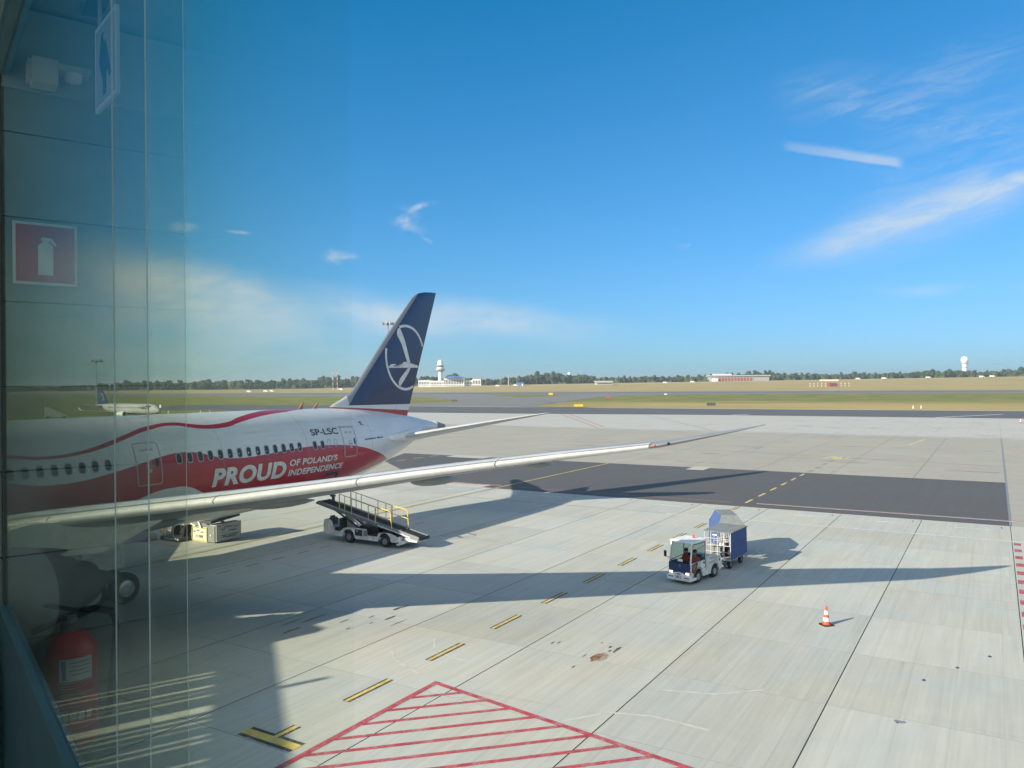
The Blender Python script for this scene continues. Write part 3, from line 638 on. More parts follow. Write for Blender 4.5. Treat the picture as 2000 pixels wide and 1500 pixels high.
# lat, leading edge s, leading edge z, chord, thickness, twist
WING = [(1.8, -41.3, 3.10, 12.6, .125, 5.0), (3.0, -40.44, 3.34, 11.9, .122, 5.0), (6.0, -38.4, 4.05, 9.7, .118, 4.6), (8.5, -36.66, 4.53, 8.3, .115, 4.3), (9.9, -35.7, 4.72, 7.65, .113, 4.1), (12, -34.26, 5.00, 7.0, .11, 3.9), (14.56, -32.5, 5.32, 6.25, .108, 3.5), (17.6, -30.41, 5.76, 5.4, .105, 2.9),
        (20, -28.76, 6.13, 4.75, .10, 2.2), (22.6, -26.97, 6.48, 4.0, .098, 1.4), (24.4, -25.74, 6.72, 3.45, .095, .8), (26.0, -24.64, 6.90, 2.95, .09, .4), (27.2, -23.81, 7.05, 2.5, .09, 0), (28.3, -22.66, 7.27, 1.8, .088, -.6), (29.2, -21.5, 7.47, 1.15, .088, -1.0), (29.7, -20.78, 7.58, .7, .088, -1.2), (30.06, -20.2, 7.68, .30, .09, -1.4)]
def wpt(sec, x, y, sg, off=0.0):
    lat, s0, z0, ch, tc, tw = sec; a = radians(-tw)
    return Vector((s0 + ch * (x * cos(a) - y * sin(a)), sg * lat, z0 + ch * (x * sin(a) + y * cos(a)) + off))
def wing(sg):
    lats = [1.8, 3, 4.5, 6, 7.2, 8.5, 9.9, 11, 12, 13.8, 15.6, 16.8, 18, 19, 20, 21.3, 22.6, 23.5, 24.4, 25.2, 26, 26.6, 27.2, 27.9, 28.7, 29.1, 29.5, 29.8, 30.06]
    MB().loft([[wpt(S, x, y, sg) for x, y in foil(14, S[4])] for S in (lerp_sec(WING, l) for l in lats)]).obj('wing', M['wingpaint'], jet, 40)
    for l0, l1 in ((3.4, 9.75), (9.79, 14.35), (14.39, 18.4), (18.44, 22.4), (22.44, 26.95)):
        rings_ = []
        for k in range(6):
            S = lerp_sec(WING, l0 + (l1 - l0) * k / 5); tc = S[4]
            f = lambda x, sg_: sg_ * 5 * tc * (.2969 * sqrt(x) - .126 * x - .3516 * x * x + .2843 * x ** 3 - .1036 * x ** 4) + .048 * x * (1 - x)
            xu = (.115, .085, .055, .03, .012, .003, 0, .003, .009, .016, .024)
            prof = [(x, f(x, 1 if i < 6 else -1)) for i, x in enumerate(xu)]
            o_ = .030 / S[3]
            outer = [(x - o_ * (1 - x * 7), y + o_ * (1 if i < 6 else -1 if i > 6 else 0) * min(1, x * 40)) for i, (x, y) in enumerate(prof)]
            rings_.append([wpt(S, x, y, sg) for x, y in outer + [(.03, -.002), (.115, .0)]])
        MB().loft(rings_).obj('wing_slat', M['slat'], jet, 50)
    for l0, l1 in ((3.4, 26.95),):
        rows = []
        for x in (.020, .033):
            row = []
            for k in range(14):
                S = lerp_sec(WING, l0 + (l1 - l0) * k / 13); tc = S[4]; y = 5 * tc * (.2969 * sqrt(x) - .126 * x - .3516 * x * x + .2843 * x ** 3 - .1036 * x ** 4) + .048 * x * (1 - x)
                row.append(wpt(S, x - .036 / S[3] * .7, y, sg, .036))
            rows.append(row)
        MB().loft(rows, 0, False, False).obj('slat_painted_reflection', M['midgrey'], jet)  # dark strip paints a reflection line along the slat's nose
    for lat, ln, r_ in ((7.0, 4.6, .24), (13.0, 3.6, .17), (18.6, 3.3, .17), (22.4, 2.2, .12)):
        S = lerp_sec(WING, lat); s0 = S[1] + S[3] * .52; z0 = S[2] - S[3] * (.02 + .5 * sin(radians(S[5]))) + .06
        rings_ = []
        for t_, q in ((0, .05), (.06, .45), (.2, .85), (.42, 1), (.65, .9), (.85, .6), (1, .12)):
            rings_.append([Vector((s0 + ln * t_, sg * lat + r_ * q * .72 * cos(2 * pi * k / 16), z0 - .10 - r_ * .35 + r_ * q * 1.15 * sin(2 * pi * k / 16) - .2 * t_)) for k in range(16)])
        MB().loft(rings_).obj('flap_fairing', M['wingpaint'], jet, 50)
    S = lerp_sec(WING, 27.12); p_ = wpt(S, .03, .0, sg); MB().lathe([(.01, -.12), (.045, -.08), (.055, 0), (.045, .08), (.01, .12)], p_, 'X', 10).obj('navigation_light', M['orange'] if sg < 0 else M['shedblue'], jet, 50)
    S = lerp_sec(WING, 27.5); p_ = wpt(S, .03, .0, sg); MB().lathe([(.01, -.12), (.045, -.08), (.055, 0), (.045, .08), (.01, .12)], p_, 'X', 10).obj('landing_light', M['black'], jet, 50)
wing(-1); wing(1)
# engines
def engine(sg):
    c = Vector((0, sg * 9.85, 2.38)); n = 36
    e_ = MB().lathe([(1.45, -40.4), (1.50, -40.85), (1.60, -41.0), (1.74, -40.8), (1.86, -40.2), (1.90, -39.2), (1.86, -38.0), (1.72, -36.9), (1.58, -36.3)], c, 'X', n).obj('engine_cowl', M['skirt'], jet, 50)
    MB().lathe([(1.44, -40.5), (1.49, -40.86), (1.60, -41.02), (1.75, -40.8), (1.80, -40.55)], c, 'X', n).obj('inlet_lip', M['polished'], e_, 60)
    nz = MB(); nch = 18; per = 6; tot = nch * per; r0, r1 = [], []
    for k in range(tot):
        a = 2 * pi * k / tot; ph = (k % per) / per; q = .5 - .5 * cos(2 * pi * ph)
        r0.append(c + Vector((-36.32, 1.585 * cos(a), 1.585 * sin(a)))); r1.append(c + Vector((-35.85 + .45 * q, (1.50 - .05 * q) * cos(a), (1.50 - .05 * q) * sin(a))))
    inn = [p.lerp(Vector((p.x, c.y, c.z)), .03) for p in r1]
    inn0 = [Vector((-37.5, c.y + (p.y - c.y) * .9, c.z + (p.z - c.z) * .9)) for p in r0]
    nz.loft([r0, r1, inn, inn0], 0, False); nz.obj('nozzle_chevrons', M['darkgrey'], e_, 40)
    MB().lathe([(.05, -40.3), (.35, -39.9), (.5, -39.6), (1.46, -39.55), (1.46, -39.4)], c, 'X', 24).obj('fan', M['black'], e_, 40)
    MB().lathe([(1.2, -38), (1.12, -36.3), (.95, -35.2), (.72, -34.4), (.66, -34.3), (.45, -34.5), (.42, -34.2), (.1, -33.4), (.02, -33.3)], c, 'X', 24).obj('core_cowl', M['darkgrey'], e_, 40)
    py = MB().loft([[Vector((s, c.y + w_ * x_, z)) for x_, z in ((-1, z0), (1, z0), (1, z1), (-1, z1))] for s, w_, z0, z1 in ((-40, .05, 4.2, 4.28), (-38.5, .2, 3.9, 4.45), (-36.5, .26, 3.6, 4.75), (-34, .24, 3.35, 4.6), (-31.5, .06, 4.1, 4.4))]).obj('engine_pylon', M['white'], jet, 30)
engine(-1); engine(1)
# landing gear
def wheel(parent, p, r, w_, name='wheel'):
    o = MB().lathe([(r * .55, -w_ * .5), (r * .9, -w_ * .5), (r, -w_ * .3), (r, w_ * .3), (r * .9, w_ * .5), (r * .55, w_ * .5)], p, 'Y', 24).obj(name, M['rubber'], parent, 40)
    MB().lathe([(.02, -w_ * .36), (r * .3, -w_ * .42), (r * .5, -w_ * .34), (r * .56, -w_ * .5), (r * .56, w_ * .5), (r * .5, w_ * .34), (r * .3, w_ * .42), (.02, w_ * .36)], p, 'Y', 18).obj('rim', M['alu'], o, 40); return o
for sg in (-1, 1):
    g = MB().tube([(-31.0, sg * 4.9, .66), (-31.0, sg * 4.7, 3.2)], .17, 12).tube([(-31.8, sg * 4.9, .66), (-30.2, sg * 4.9, .66)], .12, 10).tube([(-31, sg * 4.85, 1.4), (-31.2, sg * 2.6, 2.6)], .09, 8).obj('main_gear', M['steel'], jet, 40)
    for s in (-31.75, -30.25):
        for dy in (-.55, .55): wheel(g, (s, sg * 4.9 + dy, .66), .66, .5)
    MB().b2((-32, sg * 5.25, 1.5), (-30.1, sg * 5.31, 2.9)).obj('gear_door', M['white'], jet)
g = MB().tube([(-57.2, 0, .5), (-57.2, 0, 2.6)], .12, 10).obj('nose_gear', M['steel'], jet, 40)
for dy in (-.35, .35): wheel(g, (-57.2, dy, .5), .5, .36)
# horizontal tail
for sg in (-1, 1):
    HT = [(1.1, -8.1, 5.45, 5.9, .10, 0), (2.2, -7.2, 5.67, 5.2, .10, 0), (4.0, -5.45, 6.05, 4.3, .095, 0), (7.0, -3.05, 6.63, 2.75, .09, 0), (9.0, -1.4, 7.0, 1.75, .085, 0), (9.6, -.8, 7.1, 1.25, .085, 0), (9.9, -.35, 7.16, .6, .085, 0)]
    MB().loft([[wpt(S, x, y, sg) for x, y in foil(10, S[4], -.004)] for S in HT]).obj('tailplane', M['wing'], jet, 40)
    rings_ = []
    for k in range(7):
        S = lerp_sec(HT, 2.9 + 6.0 * k / 6); rings_.append([wpt(S, x, y, sg) for x, y in ((.055, .030), (.02, .021), (-.006, .0), (.02, -.021), (.055, -.030), (.05, 0))])
    MB().loft(rings_).obj('tailplane_edge', M['slat'], jet, 50)
    MB().loft([[Vector((s, sg * (y_ + r_ * .9 * cos(2 * pi * k / 18)), z_ + r_ * sin(2 * pi * k / 18))) for k in range(18)] for s, y_, z_, r_ in ((-8.9, 1.95, 5.58, .03), (-8.6, 1.98, 5.6, .17), (-7.9, 2.02, 5.64, .26), (-6.9, 2.0, 5.7, .29), (-5.5, 1.7, 5.85, .25), (-4.0, 1.2, 6.0, .12))]).obj('root_fairing', M['white'], jet, 50)
# fin
FLE = [(7.6, -12.6), (7.84, -12.2), (8.05, -11.8), (8.3, -11.15), (8.62, -10.45), (8.9, -10.05), (9.5, -9.45), (12.61, -6.62), (15.82, -3.42), (16.05, -3.08), (16.25, -2.55), (16.38, -1.9), (16.46, -.9)]
FTE = [(6.6, -4.2), (6.97, -4.07), (7.43, -3.9), (16.46, -.36)]
def fin_sec(z, n=12):
    a, b = itp(FLE, z), itp(FTE, z); ch = b - a; tc = .082 if z > 9 else .06 + .022 * (z - 7.4) / 1.6
    if z > 16.2: tc *= .75
    return a, b, [Vector((a + ch * x, -y * ch, z)) for x, y in foil(n, min(tc, .55 / ch), 0)]
zs = [6.6, 6.9, 7.1, 7.3, 7.6, 7.84, 8.05, 8.3, 8.62, 8.9, 9.3, 10, 11, 12, 13, 14, 15, 15.6, 15.82, 16.05, 16.25, 16.38, 16.45]
def fin_mat():
    m = bpy.data.materials.new('fin_paint'); m.use_nodes = True; t = NT(m.node_tree)
    p = t.n('ShaderNodeBsdfPrincipled'); o = t.n('ShaderNodeOutputMaterial'); t.l(p.outputs[0], o.inputs[0]); p.inputs['Roughness'].default_value = .3; p.inputs['Coat Weight'].default_value = .3
    c = t.n('ShaderNodeTexCoord', object=jet); X = t.sep(c.outputs['Object'])
    n1 = t.noise(c.outputs['Object'], .6, 4, .6)
    col = t.mix(t.ramp(n1, .3, .7), (.010, .022, .085), (.014, .029, .102))
    zb_ = t.m('MULTIPLY_ADD', X[0], -.0112, 7.79); zr = t.m('MULTIPLY_ADD', X[0], -.0565, 7.16)
    col = t.mix(t.ramp(t.m('SUBTRACT', X[2], zb_), -.012, .012, 1, 0), col, (.66, .67, .68)); col = t.mix(t.ramp(t.m('SUBTRACT', X[2], zr), -.012, .012, 1, 0), col, (.42, .022, .04))
    # bare leading edge: a line along the fin's slope
    le = t.m('SUBTRACT', X[0], t.m('MULTIPLY_ADD', X[2], .952, -18.14)); col = t.mix(t.m('MULTIPLY', t.ramp(le, -.012, .012, 1, 0), t.ramp(X[2], 7.9, 7.92)), col, (.22, .245, .275))
    rd = t.m('SUBTRACT', X[0], t.m('MULTIPLY_ADD', X[2], .392, -8.45)); col = t.mix(t.m('MULTIPLY', t.ramp(t.m('ABSOLUTE', rd), .012, .03, 1, 0), .5), col, (.01, .015, .04))
    dz = t.m('MULTIPLY', t.ramp(X[0], -10.62, -10.58, 1, 0), t.ramp(X[2], 7.86, 7.88)); col = t.mix(dz, col, (.55, .58, .60))
    t.l(col, p.inputs['Base Color']); return m
MB().loft([fin_sec(z)[2] for z in zs]).obj('tail_fin', fin_mat(), jet, 40)
def fin_y(s, z, off=.012):
    a, b = itp(FLE, z), itp(FTE, z); ch = b - a; tc = min(.082 if z > 9 else .06 + .022 * (z - 7.4) / 1.6, .55 / ch); x = max(.0005, min(1, (s - a) / ch))
    return -(ch * 5 * tc * (.2969 * sqrt(x) - .126 * x - .3516 * x * x + .2843 * x ** 3 - .1036 * x ** 4) + off)
def on_fin(poly, name):
    bm = bmesh.new(); vs_ = [bm.verts.new((s, 0, z)) for s, z in poly]; bm.faces.new(vs_)
    bmesh.ops.triangulate(bm, faces=bm.faces[:])
    for i in range(30): bmesh.ops.bisect_plane(bm, geom=bm.verts[:] + bm.edges[:] + bm.faces[:], plane_co=(0, 0, 8 + .2 * i), plane_no=(0, 0, 1))
    for i in range(24): bmesh.ops.bisect_plane(bm, geom=bm.verts[:] + bm.edges[:] + bm.faces[:], plane_co=(-7.5 + .22 * i, 0, 0), plane_no=(1, 0, 0))
    for v in bm.verts: v.co.y = fin_y(v.co.x, v.co.z)
    me = bpy.data.meshes.new(name); bm.to_mesh(me); bm.free(); me.materials.append(M['print_white']); return link(name, me, jet)
cx_, cz_ = -4.345, 11.29
runs, cur = [], []
for k in range(181):
    a = 2 * pi * k / 180 + 1.2; p_ = [(cx_ + r_ * cos(a), cz_ + r_ * sin(a)) for r_ in (2.44, 2.25)]
    ok = all(itp(FTE, z) - .05 > s > itp(FLE, z) + .50 for s, z in p_)
    if ok: cur.append(p_)
    elif cur: runs.append(cur); cur = []
if cur: runs.append(cur)
for r_ in runs:
    mb = MB(); rg = [[(s, z) for s, z in p_] for p_ in r_]
    P3 = [[Vector((q[0][0] + (q[1][0] - q[0][0]) * j / 3, 0, q[0][1] + (q[1][1] - q[0][1]) * j / 3)) for j in range(4)] for q in rg]
    for row in P3:
        for v in row: v.y = fin_y(v.x, v.z)
    if len(P3) > 2: mb.loft(P3, 0, False, False).obj('tail_emblem', M['print_white'], jet)
on_fin([(-5.28, 13.39), (-5.06, 13.47), (-4.59, 12.71), (-3.8, 10.95), (-4.18, 10.87), (-4.92, 12.29), (-5.39, 12.88), (-5.41, 13.14)], 'tail_emblem')
on_fin([(-4.94, 10.6), (-4.90, 10.66), (-4.83, 10.86), (-4.56, 10.99), (-4.18, 10.94), (-3.8, 10.89), (-2.75, 10.72), (-2.75, 10.56), (-3.8, 10.54), (-6.45, 10.5), (-6.45, 10.58)], 'tail_emblem')
on_fin([(-6.45, 10.575), (-6.19, 10.77), (-5.62, 10.8), (-5.62, 10.71), (-5.83, 10.7), (-5.9, 10.575)], 'tail_emblem')
on_fin([(-4.08, 10.535), (-3.77, 10.54), (-3.92, 10.26), (-5.06, 9.13), (-5.22, 9.3), (-5.25, 9.5), (-5.05, 9.77), (-4.52, 10.19)], 'tail_emblem')
# ------------------------------------------------------------------ people
def person(name, label, loc, rz, group=None, turn=0.0):
    """seated figure in a high visibility jacket; x is forward, origin under the hips on the seat"""
    root = thing(name, label, 'person', loc, rz, group)
    J = [(0, 0, .10, .15), (0, 0, .30, .145), (.01, 0, .48, .165), (.015, 0, .56, .07), (.03, 0, .63, .055), (.04, 0, .70, .088), (.045, 0, .80, .09), (.04, 0, .87, .06)]
    E_ = [(i, i + 1) for i in range(7)]
    def chain(start, pts):
        last = start
        for p in pts: J.append(p); E_.append((last, len(J) - 1)); last = len(J) - 1
    for sg in (-1, 1):
        chain(2, [(.0, sg * .17, .49, .075), (.06, sg * .22, .26, .05), (.26, sg * .18 - .02 * sg, .24, .04), (.36, sg * .14, .30, .034), (.41, sg * .13, .32, .03)])
        chain(0, [(.06, sg * .11, .08, .10), (.42, sg * .13, .10, .075), (.46, sg * .13, -.22, .052), (.46, sg * .13, -.36, .045), (.58, sg * .13, -.38, .04)])
    me = bpy.data.meshes.new('body'); me.from_pydata([j[:3] for j in J], E_, [])
    o = bpy.data.objects.new('body', me); COL.objects.link(o)
    sk = o.modifiers.new('skin', 'SKIN'); sk.use_smooth_shade = True
    for i, v in enumerate(me.skin_vertices[0].data): v.radius = (J[i][3], J[i][3] * (.85 if i in (0, 1, 2) else 1)); v.use_root = i == 0
    ss_ = o.modifiers.new('sub', 'SUBSURF'); ss_.levels = 1; ss_.render_levels = 1
    bpy.context.view_layer.update()
    m2 = bpy.data.meshes.new_from_object(o.evaluated_get(bpy.context.evaluated_depsgraph_get())); bpy.data.objects.remove(o)
    m2.materials.clear()
    for k_ in ('vest', 'trouser', 'skin'): m2.materials.append(M[k_])
    for p in m2.polygons:
        c = p.center; p.use_smooth = True
        p.material_index = 2 if c.z > .585 or (c.x > .355 and c.z > .22) else 1 if c.z < .16 else 0
    link('body', m2, root)
    hd = MB().lathe([(.0, .905), (.05, .90), (.085, .865), (.098, .81), (.094, .77), (.06, .78), (.0, .80)], (.03, 0, 0), 'Z', 14).obj('hair', M['black'], root, 60)
    MB().prism([(.125, .735), (.160, .725), (.125, .765)], -.014, .014, 'XZ').obj('nose', M['skin'], root)
    for sg in (-1, 1):
        MB().lathe([(.0, -.008), (.022, -.008), (.026, .0), (.022, .008), (.0, .008)], (.035, sg * .092, .745), 'Y', 8).obj('ear', M['skin'], root)
        MB().lathe([(.0, .0), (.012, .0), (.0, .006)], (.128, sg * .034, .77), 'X', 8).obj('eye', M['black'], root)
    return root
def wheel_at(parent, p, r, w_, rim='alu'):
    o = MB().lathe([(r * .5, -w_ * .5), (r * .9, -w_ * .5), (r, -w_ * .3), (r, w_ * .3), (r * .9, w_ * .5), (r * .5, w_ * .5)], p, 'Y', 22).obj('wheel', M['rubber'], parent, 40)
    MB().lathe([(.01, -w_ * .40), (r * .25, -w_ * .44), (r * .45, -w_ * .32), (r * .56, -w_ * .52), (r * .56, w_ * .52), (r * .45, w_ * .32), (r * .25, w_ * .44), (.01, w_ * .40)], p, 'Y', 16).obj('rim', M[rim], o, 40); return o
def flat_text(body, o_, ux, uz, w_, h_, m, parent, name='lettering', weight=.02):
    """flat print on a plane: origin, direction of writing, up, width, height"""
    o_, ux, uz = Vector(o_), Vector(ux), Vector(uz)
    me = lettering(body, lambda u, v: o_ + ux * (w_ * u) + uz * (h_ * v), ny=1, weight=weight); me.materials.append(m); return link(name, me, parent)
def arch(cx, cz, r, n=9): return [(cx - r * cos(pi * k / n), cz + r * sin(pi * k / n)) for k in range(n + 1)]
# ------------------------------------------------------------------ baggage tug
TB, TA = 36.86, 12.20
trot = ROT + atan2(.223, -.975)
tug = thing('baggage_tug', 'small white baggage tug with a glazed cab pulling the carts in the wing shadow', 'tug', BA(TB, TA), trot)
prof = [(-1.38, .34), (-1.12, .28)] + arch(-.74, .30, .37) + [(-.36, .25), (.34, .25)] + arch(.74, .30, .38) + [(1.14, .25), (1.40, .25), (1.45, .50), (1.45, .98), (.14, .98), (.08, 1.10), (-.62, 1.14), (-.78, 1.12), (-1.12, .93), (-1.40, .72)]
MB().prism(prof, .50, .57, 'XZ').prism(prof, -.57, -.50, 'XZ').b2((-1.40, -.50, .42), (-1.34, .50, .90)).b2((-.62, -.5, 1.04), (.14, .5, 1.10)).b2((.1, -.5, .3), (.14, .5, 1.0)).b2((-1.36, -.5, .40), (1.4, .5, .46)).obj('body', M['dirtywhite'], tug, 30)
MB().b2((-1.32, -.49, .80), (-.64, .49, .84)).obj('load_bed', M['darkgrey'], tug)
MB().b2((-1.2, -.45, .30), (1.2, .45, .41)).obj('chassis', M['black'], tug)
MB().prism([(-.56, .55), (.56, .55), (.57, .80), (.56, .97), (-.56, .97), (-.57, .80)], 1.452, 1.475, 'YZ').obj('front_panel', M['navy'], tug)
MB().lathe([(.0, 0), (.055, 0), (.055, .012), (.04, .016)], (1.472, .02, .83), 'X', 14).obj('badge', M['steel'], tug)
mb = MB().b2((1.40, -.62, .18), (1.54, .62, .40)); mb.prism([(-.30, .38), (.30, .38), (.22, .50), (.12, .54), (-.12, .54), (-.22, .50)], 1.42, 1.545, 'YZ'); mb.b2((.95, .50, .18), (1.45, .61, .30)); mb.b2((.95, -.61, .18), (1.45, -.50, .30))
bp_ = mb.obj('bumper', M['white'], tug)
MB().b2((1.536, .30, .30), (1.548, .55, .335)).b2((1.536, -.55, .30), (1.548, -.30, .335)).obj('bumper_slot', M['black'], bp_)
flat_text('2281', (1.549, .155, .27), (0, -1, 0), (0, 0, 1), -.31 if False else .31, .13, M['darkgrey'], bp_, weight=.01)
MB().prism([(-.13, .44), (.13, .44), (.09, .50), (-.09, .50)], 1.546, 1.552, 'YZ').obj('emblem', M['midgrey'], bp_)
for sg in (-1, 1):
    h = MB().prism([(sg * .34, .475), (sg * .50, .475), (sg * .53, .56), (sg * .36, .56)], 1.47, 1.50, 'YZ').obj('headlight', M['white'], tug)
    h.data.materials.clear(); h.data.materials.append(M.setdefault('lamp', mat('lamp', (.9, .9, .85), .15, 0, .02, 3, 0, 0, (1, .96, .85, 1.2))))
    MB().prism([(sg * .52, .50), (sg * .575, .50), (sg * .575, .62), (sg * .52, .62)], 1.40, 1.478, 'YZ').obj('indicator', M['orange'], tug)
    MB().bar((1.40, sg * .555, .96), (1.24, sg * .545, 1.90), .05).bar((.12, sg * .555, .98), (.10, sg * .545, 1.90), .06).bar((1.26, sg * .55, 1.88), (.08, sg * .55, 1.88), .05).obj('cab_frame', M['white'], tug)
    MB().bar((1.34, sg * .575, 1.0), (1.20, sg * .568, 1.83), .022).bar((.17, sg * .575, 1.0), (.15, sg * .568, 1.83), .03).bar((1.2, sg * .57, 1.83), (.15, sg * .57, 1.83), .03).bar((1.34, sg * .575, 1.0), (.17, sg * .575, 1.08), .03).obj('window_seal', M['black'], tug)
    MB().prism([(.18, 1.06), (1.33, 1.0), (1.20, 1.83), (.16, 1.83)], sg * .552, sg * .558, 'XZ').obj('side_window', M['cabglass'], tug)
    q = MB().prism([(1.30, .92), (.86, .98), (.80, .90), (.98, .62), (1.16, .50), (1.30, .56)], sg * .572, sg * .584, 'XZ').obj('door_panel', M['black'], tug)
    MB().prism([(1.26, .88), (.98, .92), (.93, .86), (1.06, .64), (1.2, .58)], sg * .584, sg * .588, 'XZ').obj('lower_window', M['rust'] if 'rust' in M else M['orange'], q)
    ar = arch(.74, .30, .43, 12); mbx = MB()
    mbx.tube([(x, sg * .578, z) for x, z in ar[3:]] , .014, 6).tube([(.28, sg * .578, .62), (.12, sg * .578, .66), (.13, sg * .578, 1.0)], .012, 6).obj('door_trim', M['navy'], tug)
    MB().b2((.20, sg * .57, .84), (.32, sg * .60, .90)).obj('door_handle', M['black'], tug)
    for z0, c0 in ((.93, 'grey'), (.74, 'grey')):
        MB().b2((-.70, sg * .5705, z0), (-.22, sg * .5725, z0 + .09)).obj('side_print', M[c0], tug)
    MB().b2((-1.40, sg * .40, .60), (-1.43, sg * .52, .72)).obj('tail_light', M['red'], tug)
    MB().lathe([(.05, -.01), (.05, .01)], (-1.16, sg * .575, .78), 'Y', 12, 0, True).obj('fuel_cap', M['black'], tug)
    for x in (.74, -.74): wheel_at(tug, (x, sg * .47, .30), .30, .19, 'grey')
rf = MB().loft([[Vector((x, y, z)) for x, y in ((1.32, -.60), (1.32, .60), (.02, .60), (.02, -.60))] for z in (1.90, 1.95)] + [[Vector((x, y, 1.99)) for x, y in ((1.24, -.52), (1.24, .52), (.08, .52), (.08, -.52))]]).obj('roof', M['white'], tug)
MB().lathe([(.065, 1.98), (.065, 2.02), (.055, 2.03), (.055, 2.11), (.03, 2.13), (.0, 2.13)], (.42, .12, 0), 'Z', 14, 0, True).obj('beacon', M['orange'], tug, 40)
MB().quad((1.405, -.53, .98), (1.405, .53, .98), (1.25, .52, 1.88), (1.25, -.52, 1.88)).add([(1.411, -.53, .98), (1.411, .53, .98), (1.256, .52, 1.88), (1.256, -.52, 1.88)], [(3, 2, 1, 0)]).obj('windscreen', M['cabglass'], tug)
MB().prism([(-.50, 1.12), (.50, 1.12), (.48, 1.86), (-.48, 1.86)], .095, .10, 'YZ').obj('rear_window', M['cabglass'], tug)
MB().bar((1.385, -.1, .99), (1.33, .28, 1.35), .015).obj('wiper', M['black'], tug)
MB().b2((1.10, -.48, .74), (1.38, .48, 1.00)).obj('dashboard', M['black'], tug)
MB().lathe([(.17, -.012), (.185, 0), (.17, .012), (.155, 0), (.17, -.012)], (.98, .20, 1.06), 'X', 18).obj('steering_wheel', M['black'], tug)
for y in (-.26, .24): MB().b2((.26, y - .2, .46), (.72, y + .2, .60)).b2((.20, y - .2, .55), (.32, y + .2, 1.22)).obj('seat', M['black'], tug)
MB().b2((1.412, -.12, 1.02), (1.416, .14, 1.14)).obj('permit', M['white'], tug)
MB().bar((1.38, -.58, 1.12), (1.46, -.74, 1.18), .025).b2((1.44, -.82, 1.16), (1.49, -.70, 1.44)).obj('mirror', M['black'], tug)
MB().bar((-1.34, 0, .36), (-1.62, 0, .36), .09).obj('hitch', M['steel'], tug)
ux, uy = Vector((cos(trot), sin(trot), 0)), Vector((-sin(trot), cos(trot), 0))
person('person', 'driver in an orange jacket holding the wheel of the baggage tug', BA(TB, TA, .58) + ux * .50 + uy * .26, trot)
person('person', 'passenger in an orange jacket sitting beside the tug driver', BA(TB, TA, .58) + ux * .42 - uy * .26, trot)
# ------------------------------------------------------------------ baggage carts
def cart_chassis(root, L_, W_, top):
    mb = MB().b2((-L_ / 2, -W_ / 2, .44), (L_ / 2, W_ / 2, .52))
    mb.obj('deck', M['skirt'], root)
    MB().b2((-L_ / 2 + .1, -.35, .34), (L_ / 2 - .1, .35, .44)).obj('chassis', M['darkgrey'], root)
    for x in (-.78, .78):
        for sg in (-1, 1): wheel_at(root, (x, sg * (W_ / 2 - .18), .22), .22, .14, 'midgrey')
    MB().bar((L_ / 2 - .1, -.3, .36), (L_ / 2 + .42, 0, .34), .05).bar((L_ / 2 - .1, .3, .36), (L_ / 2 + .42, 0, .34), .05).bar((L_ / 2 + .4, 0, .34), (L_ / 2 + .62, 0, .34), .06).obj('tow_bar', M['steel'], root)
def lattice(root, x, W_, z0, z1, nv, nh, name='end_frame', t_=.032):
    mb = MB()
    for k in range(nv + 1): y = -W_ / 2 + W_ * k / nv; mb.bar((x, y, z0), (x, y, z1), t_)
    for k in range(nh + 1): z = z0 + (z1 - z0) * k / nh; mb.bar((x - .002, -W_ / 2, z), (x - .002, W_ / 2, z), t_ * .9)
    return mb.obj(name, M['skirt'], root)
c1r = ROT + radians(176)
cart = thing('baggage_cart', 'baggage cart with a flat grey roof and white lattice front right behind the tug', 'baggage cart', BA(40.35, 11.80), c1r, 'baggage carts in tow')
Lc, Wc, Tc = 2.3, 1.34, 1.83
cart_chassis(cart, Lc, Wc, Tc)
lattice(cart, Lc / 2, Wc, .52, Tc, 4, 4); lattice(cart, -Lc / 2, Wc, .52, Tc, 3, 3)
lattice(cart, 0.0, Wc - .1, .52, Tc, 4, 2, 'middle_frame', .024)
MB().b2((-Lc / 2 - .05, -Wc / 2 - .06, Tc), (Lc / 2 + .06, Wc / 2 + .06, Tc + .035)).obj('roof', M['canvas'], cart)
def curtain(root, y, x0, x1, z0, z1, lean=0.0, name='curtain', m='curtain'):
    mb = MB(); n = 36; sg = 1 if y > 0 else -1
    rows = [[Vector((x0 + (x1 - x0) * k / n, y + sg * (.02 + .018 * sin(k * 1.9) + .03 * (1 - t_)), z0 + (z1 - z0) * t_)) for k in range(n + 1)] for t_ in (0, .33, .66, 1)]
    back = [[v - Vector((0, sg * .012, 0)) for v in r_] for r_ in rows]
    mb.loft(rows, 0, False, False).loft(back, 0, False, False); return mb.obj(name, M[m], root, 60)
curtain(cart, Wc / 2, -Lc / 2, Lc / 2, .50, Tc)
MB().b2((Lc / 2 + .03, -.28, Tc - .20), (Lc / 2 + .045, .05, Tc - .03)).obj('notice', M['blue'], cart); MB().b2((Lc / 2 + .046, -.24, Tc - .17), (Lc / 2 + .05, 0, Tc - .12)).obj('notice', M['white'], cart)
def at(root_loc, rz, p): return Vector(root_loc) + Vector((p[0] * cos(rz) - p[1] * sin(rz), p[0] * sin(rz) + p[1] * cos(rz), p[2]))
